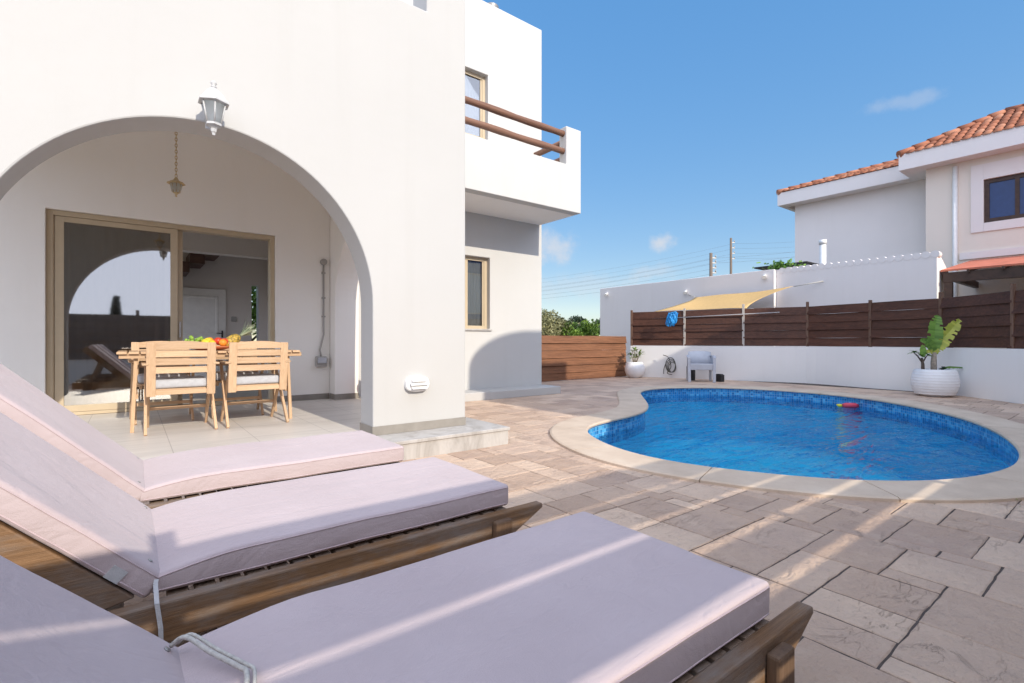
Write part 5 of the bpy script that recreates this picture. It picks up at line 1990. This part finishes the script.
nh = thing('neighbour_house', 'two storey house with terracotta tiled roof beyond the tall white wall', 'house', (16, -2, 0))
mb = MB()
mb.box(16.0, 16.25, -0.299, 3.577, -0.05, 6.0)
mb.box(16.25, 24, 3.32, 3.57, -0.05, 6.0)
mb.build('rear_wall', 'plaster_far', nh)
mb = MB()
wall_with_holes(mb, 'x', -9.0, -0.302, -0.05, 5.95, 14.95, 15.2, [(-2.72, -1.49, 4.085, 5.21), (-4.6, -1.9, 0.0, 2.25)])
mb.box(15.2, 16.0, -0.55, -0.304, -0.05, 5.95)
mb.build('front_wall', 'plaster_cream', nh, weld=False)
mb = MB()   # raised trim round the window
for (a, b, c, d) in ((-2.98, -2.722, 3.86, 5.62), (-1.488, -1.24, 3.86, 5.62), (-2.72, -1.49, 3.86, 4.083), (-2.72, -1.49, 5.212, 5.62)):
    mb.box(14.915, 14.948, a, b, c, d)
mb.box(14.90, 14.948, -9.0, -1.02, 3.18, 3.36)
mb.build('window_trim', 'plaster_far', nh)
mb = MB()
for (a, b, c, d) in ((-2.718, -2.62, 4.087, 5.208), (-1.59, -1.492, 4.087, 5.208), (-2.62, -1.59, 4.087, 4.19), (-2.62, -1.59, 5.105, 5.208), (-2.14, -2.06, 4.19, 5.105)):
    mb.box(14.98, 15.06, a, b, c, d)
w = mb.build('window', 'brown_frame', nh)
mb = MB()
mb.box(15.01, 15.03, -2.62, -1.59, 4.19, 5.105)
mb.build('pane', 'dark_pane', w)
mb = MB()
mb.tube([(14.90, -0.93, 0.0), (14.90, -0.93, 5.70)], 0.055, 12)
mb.build('downpipe', 'white_metal', nh)
mb = MB()
mb.box(14.46, 14.60, -9.2, 0.19, 5.80, 6.24)
mb.box(14.602, 24.0, 0.05, 0.19, 5.80, 6.238)
mb.box(14.60, 14.948, -9.2, 0.048, 5.803, 5.86)
mb.box(14.95, 15.998, -0.30, 0.048, 5.803, 5.86)
mb.build('eave', 'plaster_far', nh)
mb = MB()
mb.box(15.5, 15.64, 0.195, 3.95, 5.80, 6.24)
mb.box(15.642, 24.0, 3.81, 3.95, 5.802, 6.238)
mb.box(15.64, 15.998, 0.195, 3.81, 5.805, 5.86)
mb.build('eave', 'plaster_far', nh)

def tile_roof(name, s0, t0, z0, slope, t_end, rise_m, parent):
    """hipped corner at (s0,t0): one plane rises in +x, courses run along y; rows of half round tiles"""
    mb = MB()
    rr = random.Random(17)
    L = 0.29                  # course length in plan
    pitch = 0.195
    nrow = int(rise_m / L) + 1
    def add_tile(xa, xb, yc, za, zb, along_y=False):
        k = 6
        tone = min(1, max(0, rr.gauss(0.5, 0.26)))
        vs_ = []
        for (x, z, r_) in ((xa, za, 0.088), (xb, zb, 0.073)):
            for i in range(k + 1):
                a = math.pi * i / k
                p = (x, yc + r_ * math.cos(a), z + r_ * 0.72 * math.sin(a))
                vs_.append(p if not along_y else (yc + r_ * math.cos(a), x, z + r_ * 0.72 * math.sin(a)))
        fs = [(i, i + 1, k + 1 + i + 1, k + 1 + i) for i in range(k)]
        fs.append(list(range(k + 1)))
        mb.add(vs_, fs, tone, True)
    for r in range(nrow):
        xa = s0 - 0.04 + r * L
        xb = xa + L + 0.06
        za = z0 + 0.05 + (xa - s0) * slope + 0.02
        zb = z0 + 0.03 + (xb - s0) * slope
        y = t0 - 0.08 - (r + 0.35) * L
        y = t0 - 0.06 - math.ceil((r * L + 0.10) / pitch) * pitch
        while y > t_end:
            add_tile(xa, xb, y, za, zb)
            y -= pitch
    # bed under the tiles
    X1 = s0 + rise_m
    mb.add([(s0, t0, z0 + 0.02), (s0, t_end, z0 + 0.02), (X1, t_end, z0 + 0.02 + rise_m * slope), (X1, t0 - rise_m, z0 + 0.02 + rise_m * slope)], [(0, 1, 2, 3)], 0.1)
    # return slope facing +y
    mb.add([(s0, t0, z0 + 0.02), (X1, t0 - rise_m, z0 + 0.02 + rise_m * slope), (24, t0 - rise_m, z0 + 0.02 + rise_m * slope), (24, t0, z0 + 0.02)], [(0, 1, 2, 3)], 0.3)
    # far slope
    mb.add([(X1, t_end, z0 + 0.02 + rise_m * slope), (24, t_end, z0 + 0.02 + rise_m * slope), (24, t0 - rise_m, z0 + 0.02 + rise_m * slope), (X1, t0 - rise_m, z0 + 0.02 + rise_m * slope)], [(0, 1, 2, 3)], 0.3)
    # hip ridge tiles
    kk = int(rise_m / 0.27)
    for i in range(kk):
        a = Vector((s0 + i * 0.27, t0 - i * 0.27, z0 + 0.075 + i * 0.27 * slope))
        b = Vector((s0 + (i + 1) * 0.27 + 0.05, t0 - (i + 1) * 0.27 - 0.05, z0 + 0.06 + ((i + 1) * 0.27 + 0.05) * slope))
        mb.tube([a, b], [0.105, 0.082], 10, True, min(1, max(0, rr.gauss(0.45, 0.25))))
    y = t0 - rise_m
    while y > t_end:
        mb.tube([(X1, y, z0 + 0.07 + rise_m * slope), (X1, y - 0.40, z0 + 0.065 + rise_m * slope)], [0.105, 0.088], 10, True, min(1, max(0, rr.gauss(0.45, 0.25))))
        y -= 0.36
    return mb.build(name, 'rooftile', parent)
tile_roof('roof', 14.46, 0.19, 6.18, 0.555, -9.2, 1.90, nh)
tile_roof('roof', 15.5, 3.95, 6.20, 0.335, -0.4, 3.3, nh)

po = thing('porch', 'lean to porch with red roofing and dark timber beams', 'porch', (13.3, -3, 0))
mb = MB()
poly = [(11.86, 2.575), (11.86, 2.615), (14.895, 3.14), (14.895, 3.06)]
mb.prism(poly, 'y', -7.0, -1.25)
mb.build('porch_roof', 'roof_red', po)
mb = MB()
mb.box(11.90, 12.0, -7.0, -1.28, 2.33, 2.55)
mb.box(12.001, 14.9, -1.40, -1.30, 2.40, 2.56)
mb.build('beam', 'brown_frame', po, bevel=0.006)
for y in (-1.37, -3.4, -5.6):
    mb = MB()
    mb.box(11.90, 12.03, y - 0.07, y + 0.07, -0.05, 2.328)
    mb.build('post', 'brown_frame', po, bevel=0.006)
mb = MB()
k = 0
y = -1.7
while y > -6.8:
    mb.prism([(11.80, 2.52), (11.80, 2.575), (14.89, 3.055), (14.89, 2.97)], 'y', y - 0.045, y)
    y -= 0.55
mb.build('rafters', 'brown_frame', po)
mb = MB()
mb.box(14.90, 14.945, -4.58, -1.92, 0.0, 2.24)
mb.build('porch_door', 'brown_frame', po)

# ------------------------------------------------------------------ trees, poles, wires
def crown(mb, c, r, n, size, rnd, sz=(1, 1, 1), clumps=7):
    cs = []
    for i in range(clumps):
        v = noise.random_unit_vector()
        cs.append((Vector(c) + Vector((v.x * r * 0.6 * sz[0], v.y * r * 0.6 * sz[1], v.z * r * 0.55 * sz[2])), r * rnd.uniform(0.30, 0.55), rnd.uniform(-0.3, 0.3)))
    for i in range(n):
        cc, cr, tn = cs[rnd.randrange(len(cs))]
        v = noise.random_unit_vector()
        p = cc + v * cr * rnd.random() ** 0.4
        u = noise.random_unit_vector() * size * rnd.uniform(0.6, 1.3)
        w = u.cross(noise.random_unit_vector()).normalized() * size * 0.5
        mb.quad(p, u, w, min(1, max(0, 0.5 + tn + rnd.uniform(-0.35, 0.35))))
def tree(name, label, loc, h, r, mat, n, size, seed, sz=(1, 1, 1), cat='tree', group=None, clumps=8):
    rnd = random.Random(seed)
    t = thing(name, label, cat, loc, group)
    L = Vector(loc)
    mb = MB()
    top = L + Vector((0, 0, h - r * 0.6))
    mb.tube([L, L + Vector((0.04, 0.02, (h - r) * 0.6)), top], [0.09 * r + 0.03, 0.06 * r + 0.02, 0.02], 8)
    for i in range(5):
        a = i * 1.3 + seed
        st_ = L + Vector((0, 0, (h - r) * (0.6 + 0.08 * i)))
        mb.tube([st_, st_ + Vector((math.cos(a) * r * 0.55, math.sin(a) * r * 0.55, r * 0.6))], [0.035, 0.012], 6)
    mb.build('trunk', 'bark', t)
    mb = MB()
    crown(mb, L + Vector((0, 0, h - r * sz[2] * 0.9)), r, n, size, rnd, sz, clumps)
    mb.build('crown', mat, t)
    return t
tree('bushy_shrub', 'bright yellow green bush behind the low fence beside the tall wall', (11.95, 10.1, -0.05), 1.98, 0.95, 'leaf_bright', 3600, 0.05, 1, (1.2, 1.2, 1.0), 'bush', None, 14)
tree('bushy_shrub', 'tall pale dry bush behind the low fence next to the villa corner', (10.6, 11.0, -0.05), 2.35, 1.1, 'leaf_dry', 3200, 0.045, 2, (1.1, 1.1, 1.0), 'bush', None, 14)
tree('bushy_shrub', 'lower olive green bush in the middle above the low fence', (11.5, 10.9, -0.05), 1.95, 0.95, 'leaf_dry', 2600, 0.045, 3, (1.1, 1.1, 0.9), 'bush', None, 12)
tree('hedge_bush', 'leafy bush outside the narrow slot window of the room', (-0.25, 10.2, -0.05), 2.7, 1.1, 'leaf_bright', 2200, 0.06, 6, (1.1, 1, 1.1), 'bush', None, 12)
farl = ['dark tree far behind the bushes, nearest the villa corner', 'dark tree far behind the bushes, second from the villa corner', 'rounded dark tree far behind the bushes, in the middle',
        'tallest dark tree far behind the bushes, left of the boundary wall', 'dark tree far behind the bushes, touching the tall wall']
for i, (x, y, h, r) in enumerate(((18.6, 25.0, 2.9, 1.4), (20.2, 24.2, 2.6, 1.3), (22.4, 23.0, 2.8, 1.3), (24.3, 22.2, 3.15, 1.3), (26.8, 21.6, 3.3, 1.4))):
    tree('dark_tree', farl[i], (x, y, -0.05), h, r, 'leaf_dark', 1500, 0.10, 20 + i, (1, 1, 1.0), 'tree', 'dark trees far behind the low fence')
# slim cypress across the lane, mirrored in the door glass
cyp = thing('cypress_tree', 'slim dark cypress across the lane, mirrored in the sliding door', 'tree', (-3.6, -40, -0.05))
mb = MB()
mb.tube([(-3.6, -40, -0.05), (-3.6, -40, 1.2)], [0.12, 0.10], 8)
mb.build('trunk', 'bark', cyp)
mb = MB()
rc = random.Random(4)
for i in range(2600):
    z = rc.random() ** 1.2
    r_ = 0.55 * math.sin(math.pi * min(1, 0.12 + 0.88 * (1 - z))) ** 0.6 * (1 - z * 0.55)
    a = rc.uniform(0, 6.28)
    rad = r_ * rc.random() ** 0.4
    u = noise.random_unit_vector() * 0.12
    w = u.cross(noise.random_unit_vector()).normalized() * 0.06
    mb.quad((-3.6 + rad * math.cos(a), -40 + rad * math.sin(a), 0.4 + z * 4.2), u, w, rc.random())
mb.build('crown', 'leaf_dark', cyp)

def utility_pole(loc, h, label, arms):
    t = thing('utility_pole', label, 'utility pole', loc)
    L = Vector(loc)
    mb = MB()
    mb.tube([L, L + Vector((0, 0, h))], [0.17, 0.12], 12)
    mb.build('pole', 'pole_wood', t)
    for z in arms:
        mb = MB()
        mb.bar(L + Vector((-0.10, 0.0, h - z)), L + Vector((0.35, -0.24, h - z)), 0.07, 0.09)
        mb.tube([L + Vector((0.32, -0.22, h - z + 0.04)), L + Vector((0.32, -0.22, h - z + 0.24))], [0.06, 0.04], 8)
        mb.build('insulator', 'grey_metal', t)
    return t
PA, PB = (34.49, 17.68, -0.05), (50.18, 24.53, -0.05)
utility_pole(PA, 8.2, 'shorter timber utility pole rising over the tall white wall', (0.4, 0.8, 1.2, 1.6))
utility_pole(PB, 12.55, 'taller timber utility pole rising over the tall white wall', (0.5, 1.1, 1.7, 2.3))
wires = thing('overhead_wires', 'thin overhead wires sagging between the utility poles', 'wires', (40, 20, 9))
def wire(a, b, sag):
    m_ = MB()
    a, b = Vector(a), Vector(b)
    pts = [a.lerp(b, i / 16) + Vector((0, 0, -sag * 4 * (i / 16) * (1 - i / 16))) for i in range(17)]
    m_.tube(pts, 0.0065, 5, False)
    m_.build('wire', 'wire', wires)
for k in range(4):
    wire((34.9, 17.4, 7.75 - 0.4 * k), (23.9, 34.9, 5.6 - 0.32 * k), 0.35)
    wire((50.5, 24.3, 11.9 - 0.55 * k), (33.5, 46.0, 8.2 - 0.45 * k), 0.5)
    wire((50.5, 24.3, 11.9 - 0.55 * k), (58.0, 14.0, 12.2 - 0.55 * k), 0.3)
    if k < 2: wire((34.9, 17.4, 7.75 - 0.4 * k), (44.0, 9.5, 9.0 - 0.4 * k), 0.2)
# weed tuft by the coping
mb = MB()
for k in range(40):
    a = rp.uniform(0, 6.28)
    leaf_blade(mb, (1.93 + rp.gauss(0, 0.10), -3.70 + rp.gauss(0, 0.012), 0.0), (math.cos(a), math.sin(a), rp.uniform(0.5, 1.6)), rp.uniform(0.015, 0.04), 0.005, 0.3, rp.random(), n=3, rnd=rp)
tag(mb.build('weed_tuft', 'leaf_mid', None, (1.93, -3.70, 0)), 'thin tuft of weeds in the joint along the pool coping', 'weed')
